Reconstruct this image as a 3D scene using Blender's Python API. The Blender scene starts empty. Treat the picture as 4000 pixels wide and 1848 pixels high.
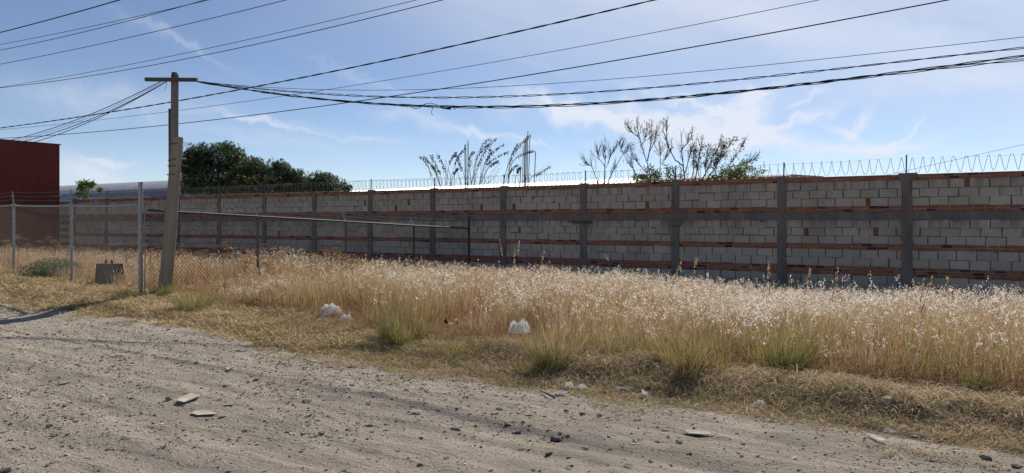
import bpy, math, random
import numpy as np
from mathutils import Vector

rng = np.random.default_rng(11)
random.seed(11)
S = bpy.context.scene
COL = S.collection
R = math.radians

# ------------------------------------------------------------------ frame
# local axes: x = u (along the wall, to the right), y = v (away from the road), z up
F = 2910.0          # focal length in photo pixels (photo 4000 wide)
EYE = 1.6
TH = R(32.3)
CC, SS = math.cos(TH), math.sin(TH)
HOR = 870.0

def P(px, py, Y):
    X = (px - 2000) / F * Y
    return np.array([CC * X - SS * Y, SS * X + CC * Y, EYE - (py - HOR) / F * Y])

def Pv(px, py, v):
    return P(px, py, v / (SS * (px - 2000) / F + CC))

# ------------------------------------------------------------------ camera
cd = bpy.data.cameras.new('camera')
cam = bpy.data.objects.new('camera', cd)
COL.objects.link(cam)
cam.location = (0, 0, EYE)
cam.rotation_euler = (R(90), 0, TH)
cd.sensor_width = 36
cd.lens = F / 4000 * 36
cd.shift_y = -(924 - HOR) / 4000
cd.clip_start = 0.05
cd.clip_end = 6000
S.camera = cam

# ------------------------------------------------------------------ sky and sun
SUN_EL = R(42)
SUN_AZ = R(-4.5)      # measured from +v towards +u
sd = Vector((math.sin(SUN_AZ) * math.cos(SUN_EL), math.cos(SUN_AZ) * math.cos(SUN_EL), math.sin(SUN_EL)))
ld = bpy.data.lights.new('sun', 'SUN')
ld.energy = 5.0
ld.angle = R(0.53)
ld.color = (1.0, 0.91, 0.79)
lo = bpy.data.objects.new('sun', ld)
COL.objects.link(lo)
lo.rotation_euler = sd.to_track_quat('Z', 'Y').to_euler()
lo.location = (0, 0, 30)

S.view_settings.view_transform = 'Standard'
S.view_settings.look = 'None'
S.view_settings.exposure = 0.12
S.view_settings.gamma = 1.0
S.view_settings.use_curve_mapping = False

W = bpy.data.worlds.new("World")
S.world = W
W.use_nodes = True
nt = W.node_tree
nt.nodes.clear()

def nd(nt, typ, **kw):
    n = nt.nodes.new(typ)
    for k, v in kw.items():
        if k.startswith('i_'):
            key = k[2:]
            key = int(key) if key.isdigit() else key
            n.inputs[key].default_value = v
        else:
            setattr(n, k, v)
    return n

def mth(nt, op, a, b=None, c=None, clamp=False):
    n = nt.nodes.new('ShaderNodeMath')
    n.operation = op
    n.use_clamp = clamp
    for i, x in enumerate((a, b, c)):
        if x is None:
            continue
        if isinstance(x, (int, float)):
            n.inputs[i].default_value = x
        else:
            nt.links.new(x, n.inputs[i])
    return n.outputs[0]

def build_world():
    L = nt.links.new
    sky = nd(nt, 'ShaderNodeTexSky', sky_type='NISHITA', sun_disc=False, sun_elevation=SUN_EL,
             sun_rotation=SUN_AZ, altitude=2100.0, air_density=0.9, dust_density=0.1, ozone_density=2.6)
    geo = nd(nt, 'ShaderNodeTexCoord')
    # direction of the sky, turned so that +y is the middle of the view; a = x/y, b = z/y (planar clouds)
    rot = nd(nt, 'ShaderNodeVectorRotate', rotation_type='Z_AXIS')
    rot.inputs['Angle'].default_value = -TH
    L(geo.outputs['Generated'], rot.inputs['Vector'])
    sp = nd(nt, 'ShaderNodeSeparateXYZ')
    L(rot.outputs[0], sp.inputs[0])
    y = mth(nt, 'MAXIMUM', sp.outputs[1], 0.05)
    a = mth(nt, 'DIVIDE', sp.outputs[0], y)
    b = mth(nt, 'DIVIDE', sp.outputs[2], y)
    front = mth(nt, 'MULTIPLY', mth(nt, 'SUBTRACT', sp.outputs[1], 0.1), 4.0, clamp=True)
    up = mth(nt, 'MULTIPLY', mth(nt, 'MULTIPLY', b, 40.0, clamp=True), mth(nt, 'MULTIPLY_ADD', b, -1.2, 2.2, clamp=True))
    cb = nd(nt, 'ShaderNodeCombineXYZ')
    L(a, cb.inputs[0]); L(b, cb.inputs[1])
    # warp
    wn = nd(nt, 'ShaderNodeTexNoise', i_Scale=5.0, i_Detail=4.0, i_Roughness=0.55)
    L(cb.outputs[0], wn.inputs['Vector'])
    ws = nd(nt, 'ShaderNodeSeparateColor')
    L(wn.outputs['Color'], ws.inputs[0])
    wn2 = nd(nt, 'ShaderNodeTexNoise', i_Scale=22.0, i_Detail=5.0, i_Roughness=0.6)
    L(cb.outputs[0], wn2.inputs['Vector'])
    ws2 = nd(nt, 'ShaderNodeSeparateColor')
    L(wn2.outputs['Color'], ws2.inputs[0])
    def warp(s, w1, w2, k1, k2):
        t = mth(nt, 'MULTIPLY_ADD', mth(nt, 'SUBTRACT', w1, 0.5), k1, s)
        return mth(nt, 'MULTIPLY_ADD', mth(nt, 'SUBTRACT', w2, 0.5), k2, t)
    aw = warp(a, ws.outputs[0], ws2.outputs[0], 0.09, 0.05)
    bw = warp(b, ws.outputs[1], ws2.outputs[1], 0.06, 0.045)
    # stretched streak noise
    sn = nd(nt, 'ShaderNodeTexNoise', i_Scale=1.0, i_Detail=7.0, i_Roughness=0.62)
    cs = nd(nt, 'ShaderNodeCombineXYZ')
    # rotate the streaks a little (they fall to the right)
    sa = mth(nt, 'ADD', mth(nt, 'MULTIPLY', aw, 5.0), mth(nt, 'MULTIPLY', bw, -4.0))
    sb = mth(nt, 'ADD', mth(nt, 'MULTIPLY', aw, 11.0), mth(nt, 'MULTIPLY', bw, 38.0))
    L(sa, cs.inputs[0]); L(sb, cs.inputs[1])
    L(cs.outputs[0], sn.inputs['Vector'])
    streak = mth(nt, 'MULTIPLY', mth(nt, 'SUBTRACT', sn.outputs['Fac'], 0.36), 3.2, clamp=True)
    total = None
    # px, py, half length, half width (photo px), angle (deg, + = rising to the right), strength, streakiness
    WISPS = [
        (690, 165, 220, 12, -24, .15, .5), (560, 120, 160, 30, -20, .05, .5),
        (420, 385, 420, 55, -8, .20, .6), (330, 650, 150, 55, -12, .42, .3), (430, 600, 120, 14, -4, .3, .5),
        (1010, 455, 260, 11, -6, .22, .6), (1280, 505, 300, 11, -8, .25, .6), (1100, 540, 300, 30, -6, .12, .4),
        (1640, 470, 130, 30, -12, .24, .6), (1840, 505, 170, 12, -16, .30, .5), (2050, 540, 120, 9, -12, .30, .3),
        (1500, 350, 300, 16, -22, .16, .7),
        (2230, 440, 330, 45, -8, .36, .6), (2650, 500, 420, 44, -10, .66, .6), (2980, 560, 300, 42, -8, .50, .55), (2760, 440, 220, 20, -22, .3, .5), (2640, 560, 260, 18, -4, .3, .6),
        (2900, 460, 90, 60, 60, .50, .3), (3060, 480, 200, 16, 18, .42, .3), (2900, 390, 200, 22, 28, .28, .5),
        (3140, 395, 90, 9, 24, .30, .3),
        (3270, 515, 80, 18, -28, .40, .3), (3330, 480, 80, 16, 42, .38, .3), (3440, 560, 170, 22, 8, .55, .3),
        (3500, 510, 110, 12, 30, .38, .3), (2330, 555, 60, 12, -14, .2, .3), (2420, 340, 350, 20, -14, .15, .8),
        (3550, 330, 900, 60, 4, .10, .5), (2250, 620, 110, 22, -3, .16, .3),
    ]
    for (px, py, hl, hw, ang, st, sk) in WISPS:
        a0 = (px - 2000) / F; b0 = (HOR - py) / F
        hl /= F; hw /= F
        ca, sa_ = math.cos(R(ang)), math.sin(R(ang))
        da = mth(nt, 'SUBTRACT', aw, a0); db = mth(nt, 'SUBTRACT', bw, b0)
        x = mth(nt, 'MULTIPLY_ADD', db, sa_ / hl, mth(nt, 'MULTIPLY', da, ca / hl))
        yy = mth(nt, 'MULTIPLY_ADD', db, ca / hw, mth(nt, 'MULTIPLY', da, -sa_ / hw))
        r2 = mth(nt, 'MULTIPLY_ADD', yy, yy, mth(nt, 'MULTIPLY', x, x))
        g = mth(nt, 'EXPONENT', mth(nt, 'MULTIPLY', r2, -1.0))
        k = mth(nt, 'MULTIPLY_ADD', streak, sk * 1.4, 1 - sk)
        g = mth(nt, 'MULTIPLY', mth(nt, 'MULTIPLY', g, k), st * 1.7)
        total = g if total is None else mth(nt, 'ADD', total, g)
    # high thin veil, thicker towards the sun (up and to the right)
    vn = nd(nt, 'ShaderNodeTexNoise', i_Scale=1.0, i_Detail=3.0, i_Roughness=0.5)
    cv = nd(nt, 'ShaderNodeCombineXYZ')
    L(mth(nt, 'ADD', mth(nt, 'MULTIPLY', aw, 1.6), 3.1), cv.inputs[0])
    L(mth(nt, 'ADD', mth(nt, 'MULTIPLY', a, 2.2), mth(nt, 'MULTIPLY', bw, 9.0)), cv.inputs[1])
    L(cv.outputs[0], vn.inputs['Vector'])
    vs = mth(nt, 'ADD', mth(nt, 'MULTIPLY', a, 0.55), mth(nt, 'MULTIPLY', b, 3.4))
    vs = mth(nt, 'MULTIPLY', mth(nt, 'SUBTRACT', vs, 0.55), 1.9, clamp=True)
    edge = mth(nt, 'MULTIPLY', mth(nt, 'ADD', a, 0.42), 2.6, clamp=True)
    vs = mth(nt, 'MULTIPLY', vs, edge)
    veil = mth(nt, 'MULTIPLY', mth(nt, 'MULTIPLY', vs, mth(nt, 'MULTIPLY_ADD', vn.outputs['Fac'], 1.1, 0.12)), 0.78)
    total = mth(nt, 'ADD', total, veil)
    total = mth(nt, 'ADD', total, mth(nt, 'MULTIPLY', mth(nt, 'MULTIPLY', streak, mth(nt, 'ADD', a, 0.75)), 0.035))
    total = mth(nt, 'MULTIPLY', mth(nt, 'MULTIPLY', total, front), up)
    # low haze whitening just above the horizon
    total = mth(nt, 'MINIMUM', total, 0.9)
    mx = nd(nt, 'ShaderNodeMix', data_type='RGBA')
    L(total, mx.inputs[0])
    g2 = nd(nt, 'ShaderNodeMix', data_type='RGBA', blend_type='MULTIPLY')
    g2.inputs[0].default_value = 1.0
    L(sky.outputs[0], g2.inputs[6])
    g2.inputs[7].default_value = SKY_TINT
    L(g2.outputs[2], mx.inputs[6])
    mx.inputs[7].default_value = CLOUD
    bg = nd(nt, 'ShaderNodeBackground')
    bg.inputs['Strength'].default_value = SKY_S
    L(mx.outputs[2], bg.inputs['Color'])
    out = nd(nt, 'ShaderNodeOutputWorld')
    L(bg.outputs[0], out.inputs[0])

SKY_S = 0.102
SKY_TINT = (1.06, 0.96, 0.93, 1)
CLOUD = (7.3, 7.7, 8.6, 1)
build_world()

# ------------------------------------------------------------------ mesh helpers
def tagit(o, label=None, cat=None, group=None, kind=None):
    if label: o['label'] = label
    if cat: o['category'] = cat
    if group: o['group'] = group
    if kind: o['kind'] = kind
    return o

def thing(name, label, cat, loc=(0, 0, 0), group=None):
    o = bpy.data.objects.new(name, None)
    o.empty_display_size = 0.2
    COL.objects.link(o)
    o.location = tuple(float(x) for x in loc)
    return tagit(o, label, cat, group)

def mesh(name, V, Fs, mat, col=None, smooth=False, midx=None):
    """V (N,3); Fs: (M,3) or (M,4) array or a list of such arrays"""
    V = np.asarray(V, dtype=np.float32).reshape(-1, 3)
    if not isinstance(Fs, list): Fs = [Fs]
    Fs = [np.asarray(f, dtype=np.int32) for f in Fs if len(f)]
    me = bpy.data.meshes.new(name)
    me.vertices.add(len(V))
    me.vertices.foreach_set('co', V.ravel())
    idx = np.concatenate([f.ravel() for f in Fs])
    cnt = np.concatenate([np.full(len(f), f.shape[1], dtype=np.int32) for f in Fs])
    st = np.concatenate([[0], np.cumsum(cnt)[:-1]]).astype(np.int32)
    me.loops.add(len(idx)); me.loops.foreach_set('vertex_index', idx)
    me.polygons.add(len(cnt))
    me.polygons.foreach_set('loop_start', st)
    me.polygons.foreach_set('loop_total', cnt)
    me.polygons.foreach_set('use_smooth', np.full(len(cnt), bool(smooth)))
    for m in (mat if isinstance(mat, (list, tuple)) else [mat]):
        me.materials.append(m)
    if midx is not None:
        me.polygons.foreach_set('material_index', np.asarray(midx, dtype=np.int32))
    me.update(calc_edges=True)
    if col is not None:
        c = np.ones((len(V), 4), dtype=np.float32)
        c[:, :3] = np.asarray(col, dtype=np.float32).reshape(-1, 3)
        at = me.color_attributes.new('Col', 'FLOAT_COLOR', 'POINT')
        at.data.foreach_set('color', c.ravel())
    return me

def obj(name, me, parent=None, loc=None):
    o = bpy.data.objects.new(name, me)
    COL.objects.link(o)
    if parent is not None: o.parent = parent
    if loc is not None: o.location = tuple(float(x) for x in loc)
    return o

class MB:
    """collects shapes for one mesh"""
    def __init__(s, origin=(0, 0, 0)):
        s.V = []; s.Q = []; s.T = []; s.C = []; s.n = 0; s.o = np.array(origin, float)
    def add(s, V, Q=None, T=None, col=(1, 1, 1)):
        V = np.asarray(V, float).reshape(-1, 3)
        s.V.append(V - s.o)
        c = np.asarray(col, float)
        s.C.append(np.tile(c, (len(V), 1)) if c.ndim == 1 else c)
        if Q is not None and len(Q): s.Q.append(np.asarray(Q) + s.n)
        if T is not None and len(T): s.T.append(np.asarray(T) + s.n)
        s.n += len(V)
    def box(s, lo, hi, col=(1, 1, 1), jit=0.0, taper=1.0):
        x0, y0, z0 = lo; x1, y1, z1 = hi
        V = np.array([[x0, y0, z0], [x1, y0, z0], [x1, y1, z0], [x0, y1, z0], [x0, y0, z1], [x1, y0, z1], [x1, y1, z1], [x0, y1, z1]], float)
        if taper != 1.0:
            cx, cy = (x0 + x1) / 2, (y0 + y1) / 2
            V[4:, 0] = cx + (V[4:, 0] - cx) * taper; V[4:, 1] = cy + (V[4:, 1] - cy) * taper
        if jit: V += rng.normal(0, jit, V.shape)
        Q = [[0, 3, 2, 1], [4, 5, 6, 7], [0, 1, 5, 4], [1, 2, 6, 5], [2, 3, 7, 6], [3, 0, 4, 7]]
        s.add(V, Q, col=col)
    def tube(s, pts, rad, sides=6, col=(1, 1, 1), cap=True):
        pts = np.asarray(pts, float)
        n = len(pts)
        rad = np.broadcast_to(np.asarray(rad, float), (n,))
        t = np.gradient(pts, axis=0)
        t /= np.linalg.norm(t, axis=1)[:, None] + 1e-9
        ref = np.array([0, 0, 1.0]) if abs(t[:, 2]).mean() < 0.8 else np.array([1.0, 0, 0])
        a = np.cross(t, ref); a /= np.linalg.norm(a, axis=1)[:, None] + 1e-9
        b = np.cross(t, a)
        th = np.arange(sides) * 2 * math.pi / sides
        ring = (a[:, None, :] * np.cos(th)[None, :, None] + b[:, None, :] * np.sin(th)[None, :, None]) * rad[:, None, None] + pts[:, None, :]
        V = ring.reshape(-1, 3)
        i = np.arange(n - 1)[:, None] * sides; j = np.arange(sides)[None, :]; j2 = (j + 1) % sides
        Q = np.stack([i + j, i + j2, i + sides + j2, i + sides + j], -1).reshape(-1, 4)
        T = []
        if cap:
            for base, flip in ((0, True), ((n - 1) * sides, False)):
                for k in range(1, sides - 1):
                    T.append([base, base + k + 1, base + k] if flip else [base, base + k, base + k + 1])
        s.add(V, Q, T, col)
    def prism(s, rings, col=(1, 1, 1)):
        """rings: list of equally long closed loops, joined and capped"""
        k = len(rings[0]); V = np.concatenate([np.asarray(r, float) for r in rings])
        Q = []
        for i in range(len(rings) - 1):
            for j in range(k):
                Q.append([i * k + j, i * k + (j + 1) % k, (i + 1) * k + (j + 1) % k, (i + 1) * k + j])
        T = [[0, j + 1, j] for j in range(1, k - 1)]
        b = (len(rings) - 1) * k
        T += [[b, b + j, b + j + 1] for j in range(1, k - 1)]
        s.add(V, Q, T, col)
    def build(s, name, mat, parent=None, smooth=False, loc=None):
        V = np.concatenate(s.V); C_ = np.concatenate(s.C)
        fs = []
        if s.Q: fs.append(np.concatenate(s.Q))
        if s.T: fs.append(np.concatenate(s.T))
        me = mesh(name, V, fs, mat, C_, smooth)
        return obj(name, me, parent, loc)

def sm(x):
    x = np.clip(x, 0, 1)
    return x * x * (3 - 2 * x)

_tab = rng.random((256, 256))
def vnoise(x, y):
    x = np.asarray(x, float); y = np.asarray(y, float)
    xi = np.floor(x).astype(int); yi = np.floor(y).astype(int)
    fx = x - xi; fy = y - yi
    fx = fx * fx * (3 - 2 * fx); fy = fy * fy * (3 - 2 * fy)
    a = _tab[xi % 256, yi % 256]; b = _tab[(xi + 1) % 256, yi % 256]
    c = _tab[xi % 256, (yi + 1) % 256]; d = _tab[(xi + 1) % 256, (yi + 1) % 256]
    return (a * (1 - fx) + b * fx) * (1 - fy) + (c * (1 - fx) + d * fx) * fy
def fbm(x, y, o=4):
    t = 0; a = .5; s = 0
    for k in range(o):
        t = t + a * vnoise(x * 2 ** k + 17.3 * k, y * 2 ** k + 9.1 * k); s += a; a *= .5
    return t / s

EDGE = 6.25      # where the dirt ends and the verge begins
def eoff(u):
    return .62 * sm((-np.asarray(u, float) - 6.2) / 4.0)
def edge_v(u):
    return eoff(u) + EDGE + 0.42 * (fbm(np.asarray(u) * .5 + 40, 3.3) - .5) * 2 - .12

def gz(u, v):
    u = np.asarray(u, float); v = np.asarray(v, float)
    bank = np.clip(.07 + (-u - 5) * .012, .05, .27)
    z = sm((v - 6.1) / 2.6) * bank
    z = z - sm((v - 10.5) / 8.5) * (bank + .2)
    near = np.exp(-((v - 4) / 9) ** 2)
    z = z + .11 * (fbm(u * 1.7 + 61, v * 2.3 + 5, 3) - .45) * sm((v - 6.3) / .7) * sm((10.5 - v) / 2)
    hump = .11 * np.exp(-((v - 7.25 + .25 * (vnoise(u * .8, 5.5) - .5)) / .42) ** 2) * sm((u + 6.5) / 2.5) * (.45 + .8 * vnoise(u * 1.1, 2.2))
    z = z + hump * (.55 + .9 * fbm(u * 2.7 + 4, v * 3.5 + 9, 3))
    z = z + (fbm(u * .35 + 5, v * .7 + 3) - .5) * .07 * near
    z = z + (fbm(u * 1.3 + 5, v * 2.6 + 3, 4) - .5) * .035 * near
    z = z + (fbm(u * 6 + 1, v * 7 + 2, 3) - .5) * .034 * near * (v < 6.8)
    wob = .25 * (fbm(u * .22 + 8, 1.7) - .5)
    for vc, w, d in ((4.85, .16, .022), (3.75, .2, .022), (2.9, .14, .03), (1.5, .2, .03)):
        z = z - d * np.exp(-((v - vc - wob) / w) ** 2) * (.4 + .9 * vnoise(u * .5, vc * 7))
        z = z + d * .5 * np.exp(-((v - vc - wob - 2 * w) / w) ** 2)
    return z
def gz1(u, v): return float(gz(np.array([u]), np.array([v]))[0])

def Pg(px, py):
    z = 0.0
    for _ in range(12):
        Y = (EYE - z) * F / (py - HOR)
        p = P(px, py, Y)
        z = gz1(p[0], p[1])
    p[2] = z
    return p

# ------------------------------------------------------------------ materials
def new_mat(name):
    m = bpy.data.materials.new(name); m.use_nodes = True
    t = m.node_tree; t.nodes.clear()
    out = nd(t, 'ShaderNodeOutputMaterial')
    return m, t, out

def tex_noise(t, scale, detail=4, rough=.55, vec=None, sc3=None):
    n = nd(t, 'ShaderNodeTexNoise', i_Scale=scale, i_Detail=detail, i_Roughness=rough)
    if vec is None:
        tc = nd(t, 'ShaderNodeTexCoord'); vec = tc.outputs['Object']
    if sc3:
        mp = nd(t, 'ShaderNodeMapping'); mp.inputs['Scale'].default_value = sc3
        t.links.new(vec, mp.inputs[0]); vec = mp.outputs[0]
    t.links.new(vec, n.inputs['Vector'])
    return n.outputs['Fac']

def ramp(t, fac, stops):
    r = nd(t, 'ShaderNodeValToRGB')
    e = r.color_ramp.elements
    while len(e) < len(stops): e.new(0.5)
    for k, (p, c) in enumerate(stops):
        e[k].position = p; e[k].color = (c[0], c[1], c[2], 1)
    t.links.new(fac, r.inputs[0])
    return r.outputs[0]

def mixc(t, fac, a, b, mode='MIX'):
    m = nd(t, 'ShaderNodeMix', data_type='RGBA', blend_type=mode)
    for i, x in ((0, fac), (6, a), (7, b)):
        if isinstance(x, (int, float)): m.inputs[i].default_value = x
        elif isinstance(x, tuple): m.inputs[i].default_value = (x[0], x[1], x[2], 1)
        else: t.links.new(x, m.inputs[i])
    return m.outputs[2]

def vcol(t):
    return nd(t, 'ShaderNodeVertexColor', layer_name='Col').outputs[0]

def bump(t, h, strength, dist):
    b = nd(t, 'ShaderNodeBump', i_Strength=strength, i_Distance=dist)
    t.links.new(h, b.inputs['Height'])
    return b.outputs[0]

def principled(t, out, color, rough=.9, metal=0., normal=None, spec=.3):
    p = nd(t, 'ShaderNodeBsdfPrincipled')
    if isinstance(color, tuple): p.inputs['Base Color'].default_value = (*color[:3], 1)
    else: t.links.new(color, p.inputs['Base Color'])
    if isinstance(rough, (int, float)): p.inputs['Roughness'].default_value = rough
    else: t.links.new(rough, p.inputs['Roughness'])
    p.inputs['Metallic'].default_value = metal
    p.inputs['Specular IOR Level'].default_value = spec
    if normal is not None: t.links.new(normal, p.inputs['Normal'])
    t.links.new(p.outputs[0], out.inputs[0])
    return p

def simple(name, c1, c2, scale=6, rough=.85, metal=0., bs=.3, bd=.01, spec=.3, detail=6, use_vcol=False, sc3=None):
    m, t, out = new_mat(name)
    n = tex_noise(t, scale, detail, .6, sc3=sc3)
    c = ramp(t, n, [(.3, c1), (.7, c2)])
    if use_vcol: c = mixc(t, 1.0, c, vcol(t), 'MULTIPLY')
    nb = tex_noise(t, scale * 6, 5, .65)
    principled(t, out, c, rough, metal, bump(t, nb, bs, bd), spec)
    return m

def leaf_mat(name, trans=.45, tint=(1, 1, 1), rough=.6, gloss=0.03):
    m, t, out = new_mat(name)
    c = vcol(t)
    c = mixc(t, 1.0, c, tint, 'MULTIPLY')
    d = nd(t, 'ShaderNodeBsdfDiffuse'); t.links.new(c, d.inputs[0])
    tr = nd(t, 'ShaderNodeBsdfTranslucent'); t.links.new(c, tr.inputs[0])
    mx = nd(t, 'ShaderNodeMixShader'); mx.inputs[0].default_value = trans
    t.links.new(d.outputs[0], mx.inputs[1]); t.links.new(tr.outputs[0], mx.inputs[2])
    g = nd(t, 'ShaderNodeBsdfGlossy'); g.inputs['Roughness'].default_value = rough
    g.inputs['Color'].default_value = (1, 1, 1, 1)
    m2 = nd(t, 'ShaderNodeMixShader'); m2.inputs[0].default_value = gloss
    t.links.new(mx.outputs[0], m2.inputs[1]); t.links.new(g.outputs[0], m2.inputs[2])
    t.links.new(m2.outputs[0], out.inputs[0])
    return m

def road_mat():
    m, t, out = new_mat('dry_dirt')
    tc = nd(t, 'ShaderNodeTexCoord').outputs['Object']
    big = tex_noise(t, .9, 6, .6, tc, (.16, 1.5, 1))
    med = tex_noise(t, 3.2, 7, .65, tc, (.45, 1.6, 1))
    strk = tex_noise(t, 9.0, 6, .7, tc, (.10, 1.5, 1))
    fine = tex_noise(t, 42, 8, .75, tc, (.8, 1, 1))
    c = ramp(t, med, [(.28, (.36, .325, .28)), (.5, (.53, .475, .405)), (.72, (.68, .615, .525))])
    c = mixc(t, ramp(t, big, [(.48, (0, 0, 0)), (.70, (.6, .6, .6))]), c, (.35, .32, .28), 'MIX')
    c = mixc(t, .34, c, ramp(t, strk, [(.32, (.55, .54, .53)), (.6, (1.1, 1.08, 1.05))]), 'MULTIPLY')
    c = mixc(t, .7, c, ramp(t, fine, [(.3, (.62, .61, .60)), (.6, (1.12, 1.1, 1.08))]), 'MULTIPLY')
    st2 = tex_noise(t, 20.0, 5, .65, tc, (.05, 2.2, 1))
    gate = ramp(t, tex_noise(t, .7, 3, .5, tc, (.4, 1, 1)), [(.42, (0, 0, 0)), (.6, (1, 1, 1))])
    c = mixc(t, gate, c, mixc(t, 1.0, c, ramp(t, st2, [(.38, (.78, .775, .77)), (.58, (1.05, 1.05, 1.05))]), 'MULTIPLY'))
    # orange brick dust
    ob = tex_noise(t, 1.1, 6, .7, tc, (.6, 2.2, 1))
    of = ramp(t, ob, [(.64, (0, 0, 0)), (.74, (.55, .55, .55))])
    c = mixc(t, of, c, (.42, .25, .15))
    # pale dusty bits
    pb = tex_noise(t, 14, 4, .5, tc, (.6, 1.4, 1))
    c = mixc(t, ramp(t, pb, [(.66, (0, 0, 0)), (.72, (.5, .5, .5))]), c, (.56, .50, .42))
    h = mth(t, 'ADD', mth(t, 'MULTIPLY', fine, .75), mth(t, 'MULTIPLY', strk, .28))
    h = mth(t, 'ADD', h, mth(t, 'ADD', mth(t, 'MULTIPLY', med, .6), mth(t, 'MULTIPLY', st2, .16)))
    principled(t, out, c, .97, 0, bump(t, h, 1.0, .075), .1)
    return m

def soil_mat():
    m, t, out = new_mat('dry_soil')
    tc = nd(t, 'ShaderNodeTexCoord').outputs['Object']
    n = tex_noise(t, 2.5, 7, .65, tc)
    f = tex_noise(t, 35, 6, .7, tc)
    c = ramp(t, n, [(.3, (.13, .10, .06)), (.55, (.22, .17, .10)), (.75, (.34, .27, .17))])
    c = mixc(t, .6, c, ramp(t, f, [(.3, (.6, .6, .6)), (.65, (1.1, 1.1, 1.1))]), 'MULTIPLY')
    principled(t, out, c, .97, 0, bump(t, f, .8, .03), .1)
    return m

def block_mat():
    m, t, out = new_mat('grey_block')
    tc = nd(t, 'ShaderNodeTexCoord').outputs['Object']
    f = tex_noise(t, 30, 8, .75, tc)
    st = tex_noise(t, 1.4, 6, .6, tc, (1, 1, .45))
    c = mixc(t, .75, vcol(t), ramp(t, f, [(.3, (.66, .66, .66)), (.65, (1.15, 1.15, 1.15))]), 'MULTIPLY')
    c = mixc(t, .7, c, ramp(t, st, [(.3, (.66, .65, .63)), (.62, (1.08, 1.08, 1.08))]), 'MULTIPLY')
    # water stains running down from the beam
    sx = nd(t, 'ShaderNodeSeparateXYZ'); t.links.new(tc, sx.inputs[0])
    dr = tex_noise(t, 7, 5, .65, tc, (1, 1, .12))
    zf = mth(t, 'MULTIPLY', mth(t, 'SUBTRACT', sx.outputs[2], 1.36), 3.2, clamp=True)
    zg = mth(t, 'MULTIPLY', mth(t, 'SUBTRACT', 1.70, sx.outputs[2]), 30.0, clamp=True)
    zt = mth(t, 'MULTIPLY', mth(t, 'SUBTRACT', sx.outputs[2], 2.2), 1.9, clamp=True)
    zf = mth(t, 'MAXIMUM', mth(t, 'MULTIPLY', zf, zg), zt)
    sf = mth(t, 'MULTIPLY', mth(t, 'MULTIPLY', mth(t, 'SUBTRACT', dr, .40), 5.0, clamp=True), zf)
    c = mixc(t, mth(t, 'MULTIPLY', sf, .6), c, (.13, .115, .10))
    principled(t, out, c, .95, 0, bump(t, f, .6, .012), .2)
    return m

def brick_mat():
    m, t, out = new_mat('red_brick')
    tc = nd(t, 'ShaderNodeTexCoord').outputs['Object']
    f = tex_noise(t, 22, 8, .7, tc)
    c = mixc(t, .8, vcol(t), ramp(t, f, [(.3, (.6, .6, .6)), (.66, (1.18, 1.18, 1.18))]), 'MULTIPLY')
    principled(t, out, c, .95, 0, bump(t, f, .6, .01), .2)
    return m

def concrete_mat(name, base, var=.35, scale=3.0, streak=True):
    m, t, out = new_mat(name)
    tc = nd(t, 'ShaderNodeTexCoord').outputs['Object']
    f = tex_noise(t, 26, 8, .75, tc)
    n = tex_noise(t, scale, 6, .65, tc, (1, 1, .4) if streak else None)
    lo_ = tuple(x * (1 - var) for x in base); hi_ = tuple(x * (1 + var) for x in base)
    c = ramp(t, n, [(.3, lo_), (.7, hi_)])
    c = mixc(t, .7, c, ramp(t, f, [(.3, (.7, .7, .7)), (.65, (1.1, 1.1, 1.1))]), 'MULTIPLY')
    c = mixc(t, 1.0, c, vcol(t), 'MULTIPLY')
    principled(t, out, c, .93, 0, bump(t, f, .6, .012), .2)
    return m

M = {}
M['road'] = road_mat()
M['soil'] = soil_mat()
M['block'] = block_mat()
M['brick'] = brick_mat()
M['mortar'] = concrete_mat('mortar', (.19, .165, .14), .25)
M['lime'] = concrete_mat('pale_mortar', (.40, .34, .27), .25)
M['oldblock'] = concrete_mat('old_block', (.12, .11, .095), .3)
M['concrete'] = concrete_mat('dark_concrete', (.215, .18, .155), .3)
M['pole'] = concrete_mat('pole_concrete', (.30, .255, .185), .22, 2.0)
M['pole2'] = concrete_mat('weathered_pole', (.22, .20, .17), .25, 3.0)
M['redpaint'] = simple('maroon_paint', (.15, .034, .026), (.20, .045, .034), 3, .9, bs=.04, bd=.01, use_vcol=True)
M['galv'] = simple('galvanised_pipe', (.24, .24, .235), (.34, .34, .33), 12, .42, .55, bs=.1, bd=.003, spec=.5)
M['darkpipe'] = simple('dark_pipe', (.05, .05, .055), (.09, .085, .08), 10, .5, .4, bs=.1, bd=.003)
M['darkrail'] = simple('dull_dark_rail', (.045, .045, .055), (.07, .07, .08), 10, .6, .1, bs=.05, bd=.003, spec=.3)
M['railpipe'] = simple('dull_pipe', (.09, .09, .095), (.14, .14, .145), 10, .65, .2, bs=.05, bd=.003, spec=.5)
M['greywood'] = simple('aged_timber', (.07, .06, .05), (.14, .12, .10), 9, .9, sc3=(.3, 2, 2))
M['wire'] = simple('steel_wire', (.10, .095, .09), (.20, .19, .18), 20, .5, .5, bs=.0)
M['linkwire'] = simple('chain_link_wire', (.07, .066, .06), (.12, .112, .10), 20, .5, .5, bs=.0)
M['cable'] = simple('black_cable', (.012, .012, .014), (.022, .022, .026), 10, .6, 0, bs=.0)
M['greycable'] = simple('grey_cable', (.05, .052, .06), (.07, .072, .08), 10, .6, 0, bs=.0)
M['rust'] = simple('rusty_steel', (.035, .022, .018), (.09, .045, .03), 16, .85)
M['sheet'] = simple('zinc_sheet', (.62, .63, .65), (.78, .79, .80), 1.5, .42, .35, bs=.05, bd=.01, spec=.5)
M['sheetgrey'] = simple('weathered_sheet', (.30, .32, .36), (.42, .44, .48), 1.2, .5, .2, bs=.05, bd=.01)
M['sheetbrown'] = simple('brown_roof', (.27, .21, .18), (.38, .31, .27), 2, .9)
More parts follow.
